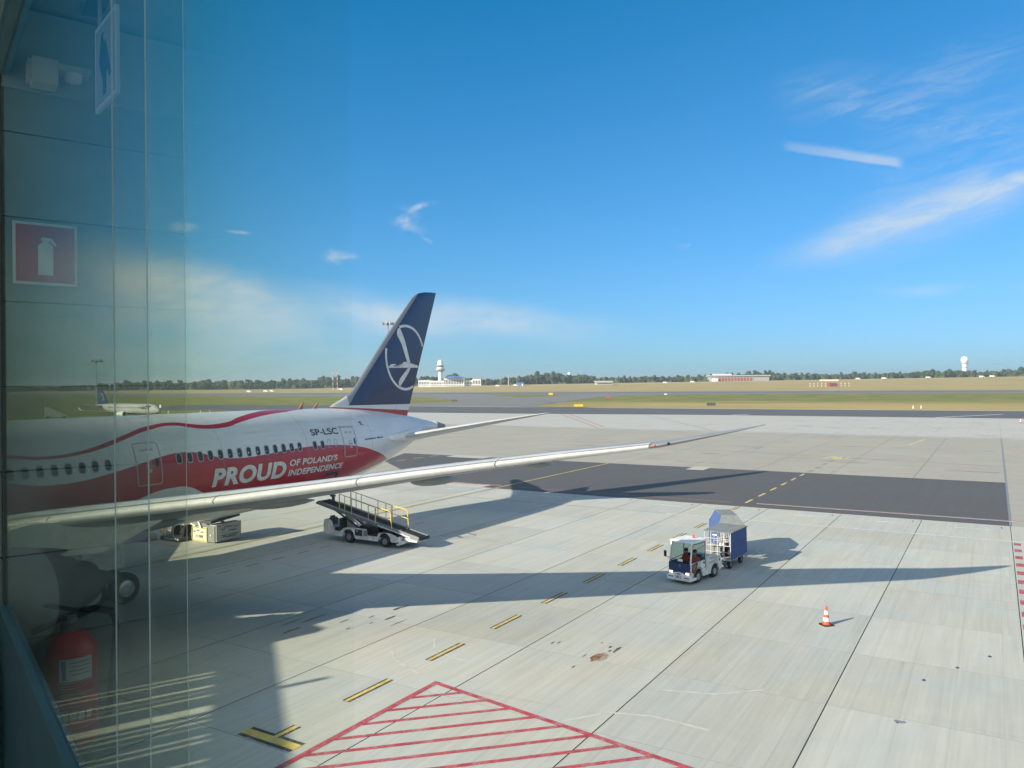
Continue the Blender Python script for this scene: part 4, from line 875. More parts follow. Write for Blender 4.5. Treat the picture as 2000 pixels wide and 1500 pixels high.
for p, s_, m_, lab in (((.70, -.1, .52), (.5, .55, .62), 'canvas', 'grey canvas bag on the deck of the front baggage cart'), ((.30, .28, .52), (.45, .5, .46), 'black', 'black suitcase on the deck of the front baggage cart'), ((.72, .12, 1.14), (.34, .26, .09), 'offwhite', 'pale folded sack on top of the grey bag in the cart')):
    g = MB().box((0, 0, s_[2] / 2), s_).obj('bag', M[m_]); bm = bmesh.new(); bm.from_mesh(g.data); bmesh.ops.bevel(bm, geom=bm.edges[:], offset=min(s_) * .22, segments=3, affect='EDGES'); bm.to_mesh(g.data); bm.free()
    g.location = at(BA(40.35, 11.80), c1r, p); g.rotation_euler = (0, 0, c1r); tag(g, lab, 'bag')
c2r = ROT + radians(207)
cart2 = thing('baggage_cart', 'taller baggage cart with a blue canopy and sloping grey front roof, last of the tow', 'baggage cart', BA(43.2, 12.55), c2r, 'baggage carts in tow')
cart_chassis(cart2, 2.4, 1.4, 1.9)
lattice(cart2, 1.2, 1.4, .52, 1.62, 4, 4); lattice(cart2, -1.2, 1.4, .52, 1.62, 3, 3)
def slab4(P, n_, m_, th=.03):
    P = [Vector(p) for p in P]; nr = (P[1] - P[0]).cross(P[2] - P[0]).normalized() * th
    return MB().add(P + [p + nr for p in P], [(0, 3, 2, 1), (4, 5, 6, 7), (0, 1, 5, 4), (1, 2, 6, 5), (2, 3, 7, 6), (3, 0, 4, 7)]).obj(n_, M[m_], cart2)
slab4([(-1.26, -.42, 2.12), (.62, -.42, 2.12), (.62, .42, 2.12), (-1.26, .42, 2.12)], 'roof', 'canvas')
slab4([(.63, -.42, 2.12), (1.26, -.72, 1.66), (1.26, .72, 1.66), (.63, .42, 2.12)], 'front_slope', 'canvas')
slab4([(-1.26, -.43, 2.12), (-1.26, -.73, 1.62), (1.25, -.73, 1.66), (.62, -.43, 2.12)][::-1], 'canopy_side', 'curtain'); slab4([(-1.26, .43, 2.12), (.62, .43, 2.12), (1.25, .73, 1.66), (-1.26, .73, 1.62)][::-1], 'canopy_side', 'curtain')
for sg in (-1, 1): curtain(cart2, sg * .73, -1.25, 1.2, .5, 1.64)
# ------------------------------------------------------------------ belt loader
brot = ROT - pi / 2
bl = thing('belt_loader', 'white belt loader with yellow handrails raised towards the jet beside its tail', 'belt loader', BA(35.95, 31.20), brot)
pf = [(-3.35, .42), (-2.1, .34), (-1.92, .34)] + arch(-1.37, .36, .47) + [(-.82, .30), (.84, .30)] + arch(1.37, .36, .47) + [(1.90, .36), (2.25, .36), (2.30, .60), (2.10, .74), (1.6, .84), (.95, .80), (.80, .56), (.05, .56), (-.05, .92), (-1.1, .92), (-1.75, .86), (-2.05, .62), (-2.55, .62), (-2.75, 1.15), (-3.05, 1.30), (-3.30, 1.25), (-3.38, .9)]
MB().prism(pf, -.95, -.86, 'XZ').prism(pf, .86, .95, 'XZ').b2((-3.3, -.86, .40), (2.2, .86, .54)).b2((-3.36, -.86, .54), (-3.2, .86, 1.1)).b2((2.1, -.86, .40), (2.28, .86, .62)).obj('body', M['dirtywhite'], bl, 30)
MB().b2((2.24, -.80, .26), (2.52, .80, .40)).b2((2.25, -.95, .22), (2.40, .95, .30)).obj('bumper', M['dirtywhite'], bl)
MB().b2((-.86, -.962, .50), (-.30, -.952, .86)).obj('access_panel', M['black'], bl); MB().b2((-.75, -.968, .74), (-.63, -.962, .80)).obj('warning_plate', M['dullyellow'], bl)
MB().b2((-.2, -.962, .52), (.10, -.952, .86)).obj('vent_grille', M['canvas'], bl)
MB().b2((-2.0, -.8, .54), (1.9, .8, .66)).b2((-.9, -.5, .66), (.5, .5, 1.0)).b2((.9, -.6, .6), (1.7, .7, .86)).obj('machinery', M['black'], bl)
MB().b2((.3, .2, .6), (1.0, .8, .98)).obj('equipment_box', M['grey'], bl)
st_ = MB().b2((-2.65, -.72, .62), (-2.2, -.22, .78)).b2((-2.30, -.72, .74), (-2.16, -.22, 1.34)).obj('seat', M['black'], bl)
MB().b2((-3.22, -.8, .9), (-2.95, -.15, 1.28)).b2((-3.15, -.62, 1.28), (-3.05, -.3, 1.42)).obj('console', M['darkgrey'], bl)
MB().lathe([(.17, -.012), (.185, 0), (.17, .012), (.155, 0), (.17, -.012)], (-2.86, -.46, 1.2), 'X', 16).obj('steering_wheel', M['black'], bl)
for x in (-1.37, 1.37):
    for sg in (-1, 1): wheel_at(bl, (x, sg * .80, .36), .36, .24, 'midgrey')
P0_, P1_ = Vector((-4.25, 0, 2.20)), Vector((3.45, 0, .66)); dd = (P1_ - P0_).normalized(); nn = Vector((-dd.z, 0, dd.x)) * (1 if dd.x > 0 else -1)
def onb(t_, y, h_): return P0_.lerp(P1_, t_) + Vector((0, y, 0)) + nn * h_
LB = (P1_ - P0_).length
mb = MB(); mb.loft([[onb(t_, -.36, -.02), onb(t_, .36, -.02), onb(t_, .36, -.14), onb(t_, -.36, -.14)] for t_ in (0, .5, 1)])
belt = mb.obj('belt', M['belt'], bl)
mb = MB()
for k in range(int(LB / .30)): t_ = (k + .5) * .30 / LB; mb.bar(onb(t_, -.33, -.008), onb(t_, .33, -.008), .03, .02)
o = mb.obj('belt_cleat', M['black'], belt)
for sg in (-1, 1):
    MB().loft([[onb(t_, sg * .38, .03), onb(t_, sg * .47, .03), onb(t_, sg * .47, -.26 + .1 * abs(t_ - .5)), onb(t_, sg * .38, -.26 + .1 * abs(t_ - .5))] for t_ in (0, .1, .9, 1)]).obj('belt_side', M['canvas'], bl)
    MB().bar(onb(.09, sg * .49, .0), onb(.62, sg * .49, .0), .05).obj('side_rail', M['grey'], bl)
    MB().bar(onb(.62, sg * .485, -.12), onb(.93, sg * .485, -.12), .12, .03).obj('side_guard', M['white'], bl)
MB().lathe([(.0, -.46), (.10, -.46), (.10, .46), (.0, .46)], onb(0, 0, -.09), 'Y', 16).obj('end_roller', M['black'], bl, 40); MB().lathe([(.0, -.46), (.10, -.46), (.10, .46), (.0, .46)], onb(1, 0, -.09), 'Y', 16).obj('end_roller', M['black'], bl, 40)
MB().b2((-4.42, -.5, 2.02), (-4.28, .5, 2.14)).obj('rubber_bumper', M['rubber'], bl)
MB().box(onb(.065, .25, .20), (.14, .14, .36)).box(onb(.055, .25, .38), (.3, .2, .12)).obj('control_post', M['darkgrey'], bl)
MB().b2((2.35, -.44, .38), (3.3, .44, .56)).b2((2.5, -.46, .42), (2.9, -.42, .66)).obj('lower_head', M['dirtywhite'], bl)
def rail(sg, t0, t1, posts, hh, tail, name='handrail'):
    mb = MB(); y = sg * .56; r_ = .024
    up = lambda t_, h_: onb(t_, y, 0) + Vector((0, 0, h_))
    mb.tube([up(t0, .02), up(t0, hh)], r_ * 1.5, 6)
    mb.tube([up(t0, hh), up(t1, hh)], r_, 6); mb.tube([up(t0, hh * .5), up(t1, hh * .5)], r_ * .8, 6)
    for t_ in posts: mb.tube([up(t_, -.05), up(t_, hh)], r_ * (1.5 if t_ == posts[-1] else 1), 6)
    a_ = mb.obj(name, M['dullyellow'], bl, 50)
    te, hh2 = tail
    MB().tube([up(t1, hh * .98), up(te - .02, hh2), up(te, hh2 - .06), up(te + .012, .0)], r_ * 1.25, 8).tube([up(t1, hh * .5), up(te, hh2 * .5)], r_, 6).obj('rail_end', M['yellow'], a_, 50)
rail(-1, .235, .60, (.29, .36, .53, .60), .93, (.745, .98)); rail(1, .22, .66, (.275, .33, .50, .58, .64), .95, (.79, 1.0))
mb = MB()
for sg in (-1, 1): mb.bar((-1.0, sg * .3, .74), (-3.05, sg * .30, 1.74), .11, .07)
mb.obj('lift_arm', M['darkgrey'], bl); MB().tube([(-1.5, 0, 1.0), (-2.6, 0, 1.62)], .05, 10).obj('lift_cylinder', M['white'], bl, 40); MB().tube([(-.8, .15, .86), (-1.55, .15, 1.22)], .05, 10).obj('lift_cylinder', M['white'], bl, 40)
MB().bar((1.7, -.3, .8), (2.1, -.3, .98), .08).bar((1.7, .3, .8), (2.1, .3, .98), .08).obj('belt_support', M['darkgrey'], bl)
# ------------------------------------------------------------------ container loader under the belly
ld = thing('container_loader', 'grey and cream container loader numbered 1199 standing under the jet belly', 'loader', BA(0, 0), ROT)
MB().b2((31.06, 40.0, .22), (32.9, 44.6, .42)).b2((31.05, 39.4, .10), (32.86, 39.9, 1.08)).obj('chassis', M['grey'], ld)
sp = MB().b2((31.06, 39.33, .08), (32.86, 39.395, 1.10)).obj('side_panel', M['skirt'], ld)
MB().b2((31.15, 39.318, .14), (32.72, 39.328, 1.0)).obj('panel_face', M['grey'], sp)
for z, x0, x1 in ((.86, 31.6, 32.2), (.74, 31.4, 31.7), (.80, 32.3, 32.6), (.62, 31.9, 32.5), (.36, 31.4, 31.8), (.38, 31.9, 32.6), (.27, 31.5, 32.5)): MB().b2((x0, 39.310, z), (x1, 39.317, z + .06)).obj('worn_print', M['darkgrey'], sp)
fp = MB().b2((30.98, 40.06, -.0), (31.04, 41.48, .90)).obj('front_panel', M['cream'], ld)
MB().b2((30.955, 40.06, .80), (30.98, 41.48, .88)).b2((30.955, 40.06, .02), (30.98, 41.48, .10)).b2((30.955, 40.06, .10), (30.98, 40.16, .80)).b2((30.955, 41.38, .10), (30.98, 41.48, .80)).obj('panel_rim', M['dullyellow'], fp)
flat_text('1199', (30.972, 41.08, .20), (0, -1, 0), (0, 0, 1), .64, .20, M['black'], fp, weight=.02)
for a0, a1, z in ((41.3, 41.1, .55), (41.0, 40.75, .62), (40.6, 40.4, .55)): MB().b2((30.966, a1, z), (30.975, a0, z + .06)).obj('worn_print', M['darkgrey'], fp)
MB().b2((31.0, 39.42, .05), (31.05, 40.02, 1.0)).obj('pillar', M['midgrey'], ld); MB().lathe([(.0, 0), (.05, 0), (.05, .03), (.0, .04)], (30.96, 39.75, .45), 'X', 10).obj('lamp', M['white'], ld)
MB().add([(30.9, 39.6, 1.15), (33.0, 39.6, 1.35), (33.0, 42, 1.35), (30.9, 42, 1.15), (30.9, 39.6, 1.3), (33.0, 39.6, 1.75), (33.0, 42, 1.75), (30.9, 42, 1.3)], [(0, 3, 2, 1), (4, 5, 6, 7), (0, 1, 5, 4), (1, 2, 6, 5), (2, 3, 7, 6), (3, 0, 4, 7)]).obj('bridge', M['darkgrey'], ld)
for b_ in (31.3, 32.3): MB().bar((b_, 39.9, .9), (b_, 41.2, 1.3), .1).obj('scissor_arm', M['midgrey'], ld)
MB().bar((30.93, 40.5, .86), (30.93, 40.95, 1.5), .12).obj('hydraulic_arm', M['white'], ld); MB().bar((30.9, 41.0, .95), (30.9, 41.5, 1.05), .08).obj('hydraulic_arm', M['white'], ld)
MB().b2((30.2, 41.6, .04), (31.0, 43.4, .22)).obj('step_platform', M['darkgrey'], ld)
for i in range(7): MB().b2((30.19, 41.68 + .2 * i, .07), (30.198, 41.78 + .2 * i, .19)).obj('hazard_stripe', M['offwhite'], ld)
MB().add([(29.2, 43.4, .03), (30.0, 43.4, .03), (30.0, 45, .03), (29.2, 45, .03), (29.5, 43.5, .38), (30.0, 43.5, .38), (30.0, 44.6, .38), (29.5, 44.6, .38)], [(0, 3, 2, 1), (4, 5, 6, 7), (0, 1, 5, 4), (1, 2, 6, 5), (2, 3, 7, 6), (3, 0, 4, 7)]).obj('ramp', M['midgrey'], ld)
for p in ((31.1, 41.95), (31.1, 42.9)): MB().lathe([(.1, -.14), (.42, -.14), (.46, -.06), (.46, .06), (.42, .14), (.1, .14)], (p[0], p[1], .46), 'Y', 20, 0, True).obj('wheel', M['rubber'], ld, 40)
for a_ in (41.7, 42.4, 43.25): MB().tube([(30.4, a_, .2), (30.4, a_, 1.05), (30.8, a_, 1.1)], .035, 8).obj('post', M['steel'], ld, 40)
MB().b2((30.6, 41.6, .95), (31.0, 42.0, 1.15)).b2((30.5, 42.5, .9), (30.8, 42.8, 1.05)).obj('cream_box', M['cream'], ld)
MB().tube([(30.35, 43.1, .2), (30.35, 43.1, 1.0), (30.35, 43.4, 1.0), (30.35, 43.4, .2)], .03, 6).obj('hand_hoop', M['yellow'], ld)
# ------------------------------------------------------------------ cone and barrier
def cone(name, label, loc, rz, hh=.72):
    r = thing(name, label, 'traffic cone', loc, rz); s_ = hh / .72
    MB().loft([[Vector((x * k_, y * k_, z)) for x, y in ((-1, -.8), (-.8, -1), (.8, -1), (1, -.8), (1, .8), (.8, 1), (-.8, 1), (-1, .8))] for k_, z in ((.215 * s_, 0), (.215 * s_, .03), (.20 * s_, .042))]).obj('base', M['black'], r)
    zz = [.042, .16, .30, .41, .56, .70, .72]; rr_ = lambda z: (.145 * (1 - z / .95)) * s_
    cols = ['coneorange', 'conewhite', 'coneorange', 'conewhite', 'coneorange']
    for i in range(5):
        a_, b_ = zz[i], zz[i + 1]; o_ = .002 if i % 2 else 0
        MB().lathe([(rr_(a_) * (1.12 if i == 0 else 1) + o_, a_ * s_), (rr_(a_ + .02) + o_, (a_ + .02) * s_), (rr_(b_) + o_, b_ * s_)] + ([(rr_(.72) * .8, .72 * s_), (.01, .722 * s_)] if i == 4 else []), (0, 0, 0), 'Z', 24).obj('cone_band', M[cols[i]], r, 40)
    return r
M['coneorange'] = mat('cone_orange', (.72, .085, .035), .55); M['conewhite'] = mat('cone_white', (.80, .80, .78), .4)
cone('traffic_cone', 'orange and white traffic cone standing alone on the concrete', (11.94, 30.40, .0), .3)
cone('traffic_cone', 'small distant orange cone beside the red barrier by the taxiway', (109.2, 171, -.008), .1, .95)
bar_ = thing('barrier', 'low red and white barrier at the far edge of the apron', 'barrier', (112.2, 171, -.008), .1)
for i in range(4): MB().b2((-1.6 + .8 * i, -.2, 0), (-.8 + .8 * i, .2, .75)).obj('barrier_block', M['coneorange'] if i % 2 == 0 else M['conewhite'], bar_)
# ------------------------------------------------------------------ regional jets beyond the hull
def regional_jet(label, loc, rz, title=True):
    r = thing('regional_jet', label, 'airliner', loc, rz)           # x runs from nose (0) to tail (31)
    prof_ = [(0, .03, 2.1), (.4, .5, 2.15), (1.2, .95, 2.3), (2.5, 1.3, 2.5), (4.5, 1.5, 2.6), (20, 1.5, 2.6), (24, 1.3, 2.8), (28, .75, 3.2), (31, .2, 3.6)]
    MB().loft([[Vector((s, q * cos(2 * pi * k / 28), z + q * 1.05 * sin(2 * pi * k / 28))) for k in range(28)] for s, q, z in prof_]).obj('fuselage', M['skirt'], r, 40)
    for sg in (-1, 1):
        MB().loft([[Vector((s0 + ch * x, sg * l, z + ch * y)) for x, y in foil(6, .11)] for l, s0, z, ch in ((1.0, 11.5, 1.5, 5.2), (5, 13.8, 1.85, 3.2), (12.6, 17.6, 2.5, 1.3), (13, 18.4, 3.4, .6))]).obj('wing', M['wing'], r, 40)
        MB().lathe([(.55, -2.2), (.72, -2.3), (.82, -1.6), (.80, 0), (.55, 1.1), (.3, 1.5), (.05, 1.6)], (12.6, sg * 4.3, 1.25), 'X', 20).obj('engine', M['white'], r, 40)
        MB().loft([[Vector((s0 + ch * x, sg * l, z + ch * y)) for x, y in foil(6, .1)] for l, s0, z, ch in ((.4, 26.2, 3.4, 3.0), (5, 29.2, 3.9, 1.4))]).obj('tailplane', M['wing'], r, 40)
        for i in range(24): MB().b2((5.2 + .78 * i - .12, sg * 1.46, 2.85), (5.2 + .78 * i + .12, sg * 1.50, 3.2)).obj('window', M['window'], r)
        if title:
            me = lettering('LOT', lambda u, v: Vector((2.9 + 3.6 * u if sg < 0 else 6.5 - 3.6 * u, sg * (1.5 * sqrt(1 - ((.0 + 1.1 * v) / 1.58) ** 2) + .05), 2.6 + 1.1 * v)) , nx=2, ny=5, weight=.05); me.materials.append(M['print_navy']); link('lettering', me, r)
            MB().prism([(7.0, 2.7), (8.0, 3.3), (8.3, 2.8), (7.6, 2.9)], sg * 1.49, sg * 1.51, 'XZ').obj('emblem', M['print_navy'], r)
        g = MB().tube([(15.5, sg * 2.4, .45), (15.5, sg * 2.2, 1.5)], .12, 8).obj('main_gear', M['steel'], r); wheel(g, (15.5, sg * 2.5, .45), .45, .5)
    g = MB().tube([(2.8, 0, .35), (2.8, 0, 1.4)], .1, 8).obj('nose_gear', M['steel'], r); wheel(g, (2.8, 0, .35), .35, .35)
    f = [(23.2, 3.9), (24.8, 4.2), (26.0, 5.0), (28.6, 8.55), (30.6, 8.55), (30.2, 3.9)]
    MB().prism(f, -.14, .14, 'XZ').obj('tail_fin', M['navy'], r)
    for sg in (-1, 1):
        mb = MB(); mb.loft([[Vector((28.6 + q * cos(2 * pi * k / 20), sg * .15, 6.0 + q * sin(2 * pi * k / 20))) for k in range(15)] for q in (1.15, 1.02)], 0, False, False); mb.obj('tail_emblem', M['print_white'], r)
    MB().prism([(1.3, 2.75), (2.1, 2.75), (2.3, 3.15), (1.9, 3.2)], -.85, .85, 'XZ').obj('cockpit_window', M['window'], r)
    return r
a_ = atan2(18, -29.5)
rj = regional_jet('white regional jet with navy tail parked far behind the big hull, nose to the right', (-100.8, 228, 0), a_)
dup(rj, (-143.5, 206, 0), a_ + .5, 'regional jet at the left frame edge, only its dark tail showing', (1.12, 1.12, 1.12))
st = thing('boarding_stairs', 'white mobile boarding stairs parked behind the tail of the regional jet', 'stairs', (-133.5, 233, 0), .5)
MB().add([(-3, -1, .4), (3, -1, .4), (3, 1, .4), (-3, 1, .4), (-3, -1, 3.4), (-2, -1, 3.4), (-2, 1, 3.4), (-3, 1, 3.4), (3, -1, .7), (3, 1, .7)], [(0, 3, 2, 1), (4, 5, 6, 7), (5, 8, 9, 6), (0, 1, 8, 5, 4), (3, 7, 6, 9, 2), (0, 4, 7, 3), (1, 2, 9, 8)]).obj('flight', M['white'], st)
for x in (-2, 2): MB().lathe([(.05, -1.0), (.4, -1.0), (.4, 1.0), (.05, 1.0)], (x, 0, .4), 'Y', 14).obj('wheel', M['rubber'], st)
for sg in (-1, 1): MB().tube([(-3, sg * .95, 4.3), (-2, sg * .95, 4.3), (3, sg * .95, 1.6)], .06, 6).obj('handrail', M['steel'], st)
# ------------------------------------------------------------------ far side of the field
def z_at(x, y): return rise(x, y) - .06
def mast(label, x, y, hh, banded, heads=6):
    r = thing('floodlight_mast', label, 'light mast', (x, y, z_at(x, y)))
    segs = 7 if banded else 1
    for i in range(segs):
        h0, h1 = hh * i / segs, hh * (i + 1) / segs
        MB().lathe([(.30 - .16 * h0 / hh, h0), (.30 - .16 * h1 / hh, h1)], (0, 0, 0), 'Z', 10, 0, True).obj('pole', M['paintred'] if banded and i % 2 == 0 else M['offwhite'] if banded else M['grey'], r)
    MB().lathe([(1.2, hh), (1.5, hh), (1.5, hh + .2), (1.2, hh + .2), (1.2, hh)], (0, 0, 0), 'Z', 14).bar((-1.1, 0, hh), (1.1, 0, hh), .1).bar((0, -1.1, hh), (0, 1.1, hh), .1).obj('head_ring', M['steel'], r)
    for k in range(heads):
        a = 2 * pi * k / heads; c, s = cos(a), sin(a)
        MB().box((2.0 * c, 2.0 * s, hh + .45), (1.5, 1.1, .7), 0, Matrix.Rotation(a, 3, 'Z') @ Matrix.Rotation(.5, 3, 'Y')).bar((1.1 * c, 1.1 * s, hh + .1), (1.6 * c, 1.6 * s, hh + .2), .08).obj('floodlight', M['skirt'], r)
    return r
mast('slim grey floodlight mast rising behind the regional jet', -172.3, 330, 19.6, False)
mast('red and white floodlight mast head showing beside the jet tail fin', -51.2, 330, 34.2, True, 7)
def building(mb, lo, hi): return mb.b2(lo, hi)
# control tower and its offices
tw = thing('control_tower', 'white control tower with a round cab and dome on top, beyond the fin', 'control tower', (-111.5, 1240, z_at(-111, 1240)))
MB().lathe([(4.2, 0), (3.6, 8), (3.3, 24), (3.6, 26)], (0, 0, 0), 'Z', 20).obj('shaft', M['white'], tw, 40)
MB().lathe([(3.4, 22.5), (7.2, 24.8), (7.4, 27.0), (6.8, 27.4), (5.2, 27.5)], (0, 0, 0), 'Z', 24).obj('gallery', M['skirt'], tw, 40)
MB().lathe([(4.6, 27.4), (5.4, 27.6), (5.4, 29.8), (5.0, 30)], (0, 0, 0), 'Z', 24).obj('cab_base', M['white'], tw, 40)
MB().lathe([(4.9, 29.8), (5.3, 32.4)], (0, 0, 0), 'Z', 24).obj('cab_glazing', M['window'], tw)
MB().lathe([(5.4, 32.3), (5.6, 32.8), (4.6, 34), (4.4, 36.5)] + [(4.4 * cos(k * pi / 16), 36.6 + 4.4 * sin(k * pi / 16)) for k in range(9)], (0, 0, 0), 'Z', 24).obj('radar_dome', M['white'], tw, 40)
ob = thing('office_building', 'long white office building with tall windows at the foot of the control tower', 'building', (0, 0, 0))
zb_ = z_at(-95, 1205)
for x0, x1, h_, y in ((-142, -122, 9.5, 1206), (-124, -100, 8.5, 1202), (-103, -72, 12.5, 1200), (-72, -58, 8.8, 1206), (-60, -47, 10.8, 1202)):
    MB().b2((x0, y, zb_ - 3), (x1, y + 14, zb_ + h_)).obj('wall', M['white'], ob); MB().b2((x0 - .3, y - .3, zb_ + h_), (x1 + .3, y + 14.3, zb_ + h_ + .5)).obj('roof', M['skirt'], ob)
    n_ = int((x1 - x0) / 2.4)
    for i in range(n_): MB().b2((x0 + 1 + 2.4 * i, y - .15, zb_ + 3.2), (x0 + 2.2 + 2.4 * i, y + .05, zb_ + h_ - 2.2)).obj('window', M['window'], ob)
    for i in range(n_): MB().b2((x0 + 1 + 2.4 * i, y - .12, zb_ + .6), (x0 + 2.2 + 2.4 * i, y + .05, zb_ + 1.8)).obj('window', M['window'], ob)
MB().lathe([(16, 12.9), (8, 15.2), (.5, 15.8)], (-88, 1207, zb_), 'Z', 24).obj('low_dome', M['shedblue'], ob, 40)
# radar tower
rt = thing('radar_tower', 'tall radar tower with a white ball on top above the trees at right', 'radar tower', (853.2, 1500, z_at(853, 1500) - 1))
MB().lathe([(4.2, 0), (4.2, 26), (5.6, 26.5), (5.6, 28.2)], (0, 0, 0), 'Z', 20, 0, True).obj('shaft', M['white'], rt, 40); MB().lathe([(4.3, 18), (4.3, 20.5)], (0, 0, 0), 'Z', 20).obj('shaft_band', M['skirt'], rt); MB().lathe([(6.0, 27.2), (6.6, 27.2), (6.6, 28.4), (6.0, 28.4)], (0, 0, 0), 'Z', 20).obj('gallery', M['grey'], rt)
MB().lathe([(6.6 * cos(k * pi / 18 - pi / 2), 33.6 + 6.6 * sin(k * pi / 18 - pi / 2)) for k in range(1, 19)], (0, 0, 0), 'Z', 28).obj('radar_dome', M['white'], rt, 60)
rd = thing('radar_dome', 'small white radar dome peeping over the trees', 'radar dome', (101, 1400, z_at(101, 1400)))
MB().lathe([(1.5, 0), (1.5, 15)], (0, 0, 0), 'Z', 12).obj('stem', M['offwhite'], rd); MB().lathe([(3.2 * cos(k * pi / 14 - pi / 2), 17 + 3.2 * sin(k * pi / 14 - pi / 2)) for k in range(1, 15)], (0, 0, 0), 'Z', 20).obj('shell', M['white'], rd, 60)
# fire station, shed, hangar
fs = thing('fire_station', 'long low fire station with grey roof and row of red doors', 'building', (0, 0, 0)); z0 = z_at(355, 1245) - 1
MB().b2((312, 1250, z0), (404, 1270, z0 + 9.5)).obj('wall', M['grey'], fs); MB().b2((310, 1248, z0 + 8.6), (406, 1272, z0 + 10.4)).obj('roof', M['skirt'], fs); MB().b2((318, 1252, z0 + 10.4), (346, 1262, z0 + 12.6)).obj('plant_room', M['offwhite'], fs)
for i in range(11): MB().b2((325 + 4.9 * i, 1249.6, z0 + 1), (328.4 + 4.9 * i, 1250, z0 + 6.2)).obj('garage_door', M['brickred'], fs)
for i in range(12): MB().b2((323.6 + 4.9 * i, 1249.4, z0), (324.4 + 4.9 * i, 1250, z0 + 8.6)).obj('pier', M['skirt'], fs)
MB().b2((314, 1243, z0), (322, 1250, z0 + 5.2)).obj('annex', M['white'], fs)
hg = thing('shed', 'pale grey shed with a flat roof in front of the trees', 'building', (128, 1100, z_at(128, 1100) - 1)); MB().b2((-12, 0, 0), (11, 14, 5.5)).obj('wall', M['skirt'], hg); MB().b2((-13, -1, 5.5), (12, 15, 6.6)).obj('roof', M['offwhite'], hg); MB().b2((-10, -.2, 2.2), (10, 0, 3.6)).obj('window', M['window'], hg)
sh = thing('shed', 'small blue shed standing at the edge of the field', 'building', (12, 1150, z_at(12, 1150) - .5)); MB().b2((-5.5, 0, 0), (5, 8, 4.6)).obj('wall', M['shedblue'], sh); MB().b2((-6, -.5, 4.6), (5.5, 8.5, 5.4)).obj('roof', M['shedblue'], sh); MB().b2((2, -.1, .3), (4, 0, 3.2)).obj('door', M['white'], sh)
tm = thing('chimney', 'thin grey chimney beside the blue shed', 'chimney', (-5, 1160, z_at(-5, 1160))); MB().lathe([(.9, 0), (.7, 17)], (0, 0, 0), 'Z', 10, 0, True).obj('stack', M['grey'], tm)
for i, x in enumerate((-247.5, -241.5)):
    r = thing('antenna_mast', ('left' if i == 0 else 'right') + ' one of two slim red and white antenna masts before the woods', 'antenna mast', (x, 1100, z_at(x, 1100)), 0, 'twin antenna masts')
    for k_ in range(8): MB().b2((-.35, -.35, 3.6 * k_), (.35, .35, 3.6 * k_ + 3.6)).obj('mast_section', M['pinkline'] if k_ % 2 else M['offwhite'], r)
# landing aid: striped posts and a shelter
la = thing('antenna_array', 'row of orange and white posts around a red cabinet on the dry grass', 'antenna array', (359, 900, z_at(359, 900)))
for i in range(11):
    x = -22 + 4.4 * i
    for k_ in range(4): MB().b2((x - .35, -.3, 1.4 * k_), (x + .35, .3, 1.4 * k_ + 1.4)).obj('post', M['pinkline'] if k_ % 2 else M['offwhite'], la)
MB().b2((-11, -.6, 6.3), (10, .6, 8.2)).obj('reflector', M['cream'], la)
MB().b2((-2, -2, 0), (8, 1.5, 4.2)).obj('cabinet', M['brickred'], la)
for i in range(4): MB().b2((.2 + 2 * i, -2.1, .4), (1.2 + 2 * i, -2, 3.8)).obj('panel', M['navy'], la)
# taxiway signs and markers
def sign(label, x, y, w_, h_, m, rz=0.0):
    r = thing('taxiway_sign', label, 'sign', (x, y, z_at(x, y)), rz)
    MB().b2((-w_ / 2, -.1, .35), (w_ / 2, .1, .35 + h_)).obj('sign_panel', M[m], r)
    for q in (-.4, 0, .4): MB().b2((w_ * q - .06, -.06, 0), (w_ * q + .06, .06, .36)).obj('leg', M['darkgrey'], r)
    MB().b2((-w_ / 2 - .05, -.12, .30), (w_ / 2 + .05, .12, .36)).obj('frame', M['darkgrey'], r); return r
M['signyellow'] = mat('sign_yellow', (.75, .52, .03), .4)
sign('long yellow taxiway sign on the dry grass beside the dark taxiway', 25.0, 300, 3.4, .9, 'signyellow'); sign('small yellow taxiway sign out on the grass triangle by the runway', 29, 598, 3.2, 1.5, 'signyellow')
sign('red taxiway sign standing on the green grass', 54.4, 450, 2.6, 1.2, 'paintred'); sign('brown back of a taxiway sign on the left grass', -29.3, 404, 2.9, .9, 'wood')
sign('dark back of a taxiway sign at the edge of the dry grass', 76, 304, 3.3, 1.0, 'darkgrey'); sign('small white taxiway sign by the runway edge', 108, 560, 2.2, .9, 'cream')
for i, (x, y) in enumerate(((-119, 268), (-105, 268), (-67.5, 268), (132, 262), (134.6, 262), (-116, 268.5), (-102, 268.5))):
    r = thing('edge_marker', 'small white edge marker beside the dark taxiway', 'marker', (x, y, 0), 0, 'taxiway edge markers'); MB().lathe([(.25, 0), (.22, .1), (.12, .12), (.12, .9), (.0, 1.0)], (0, 0, 0), 'Z', 8).obj('post', M['conewhite'], r)
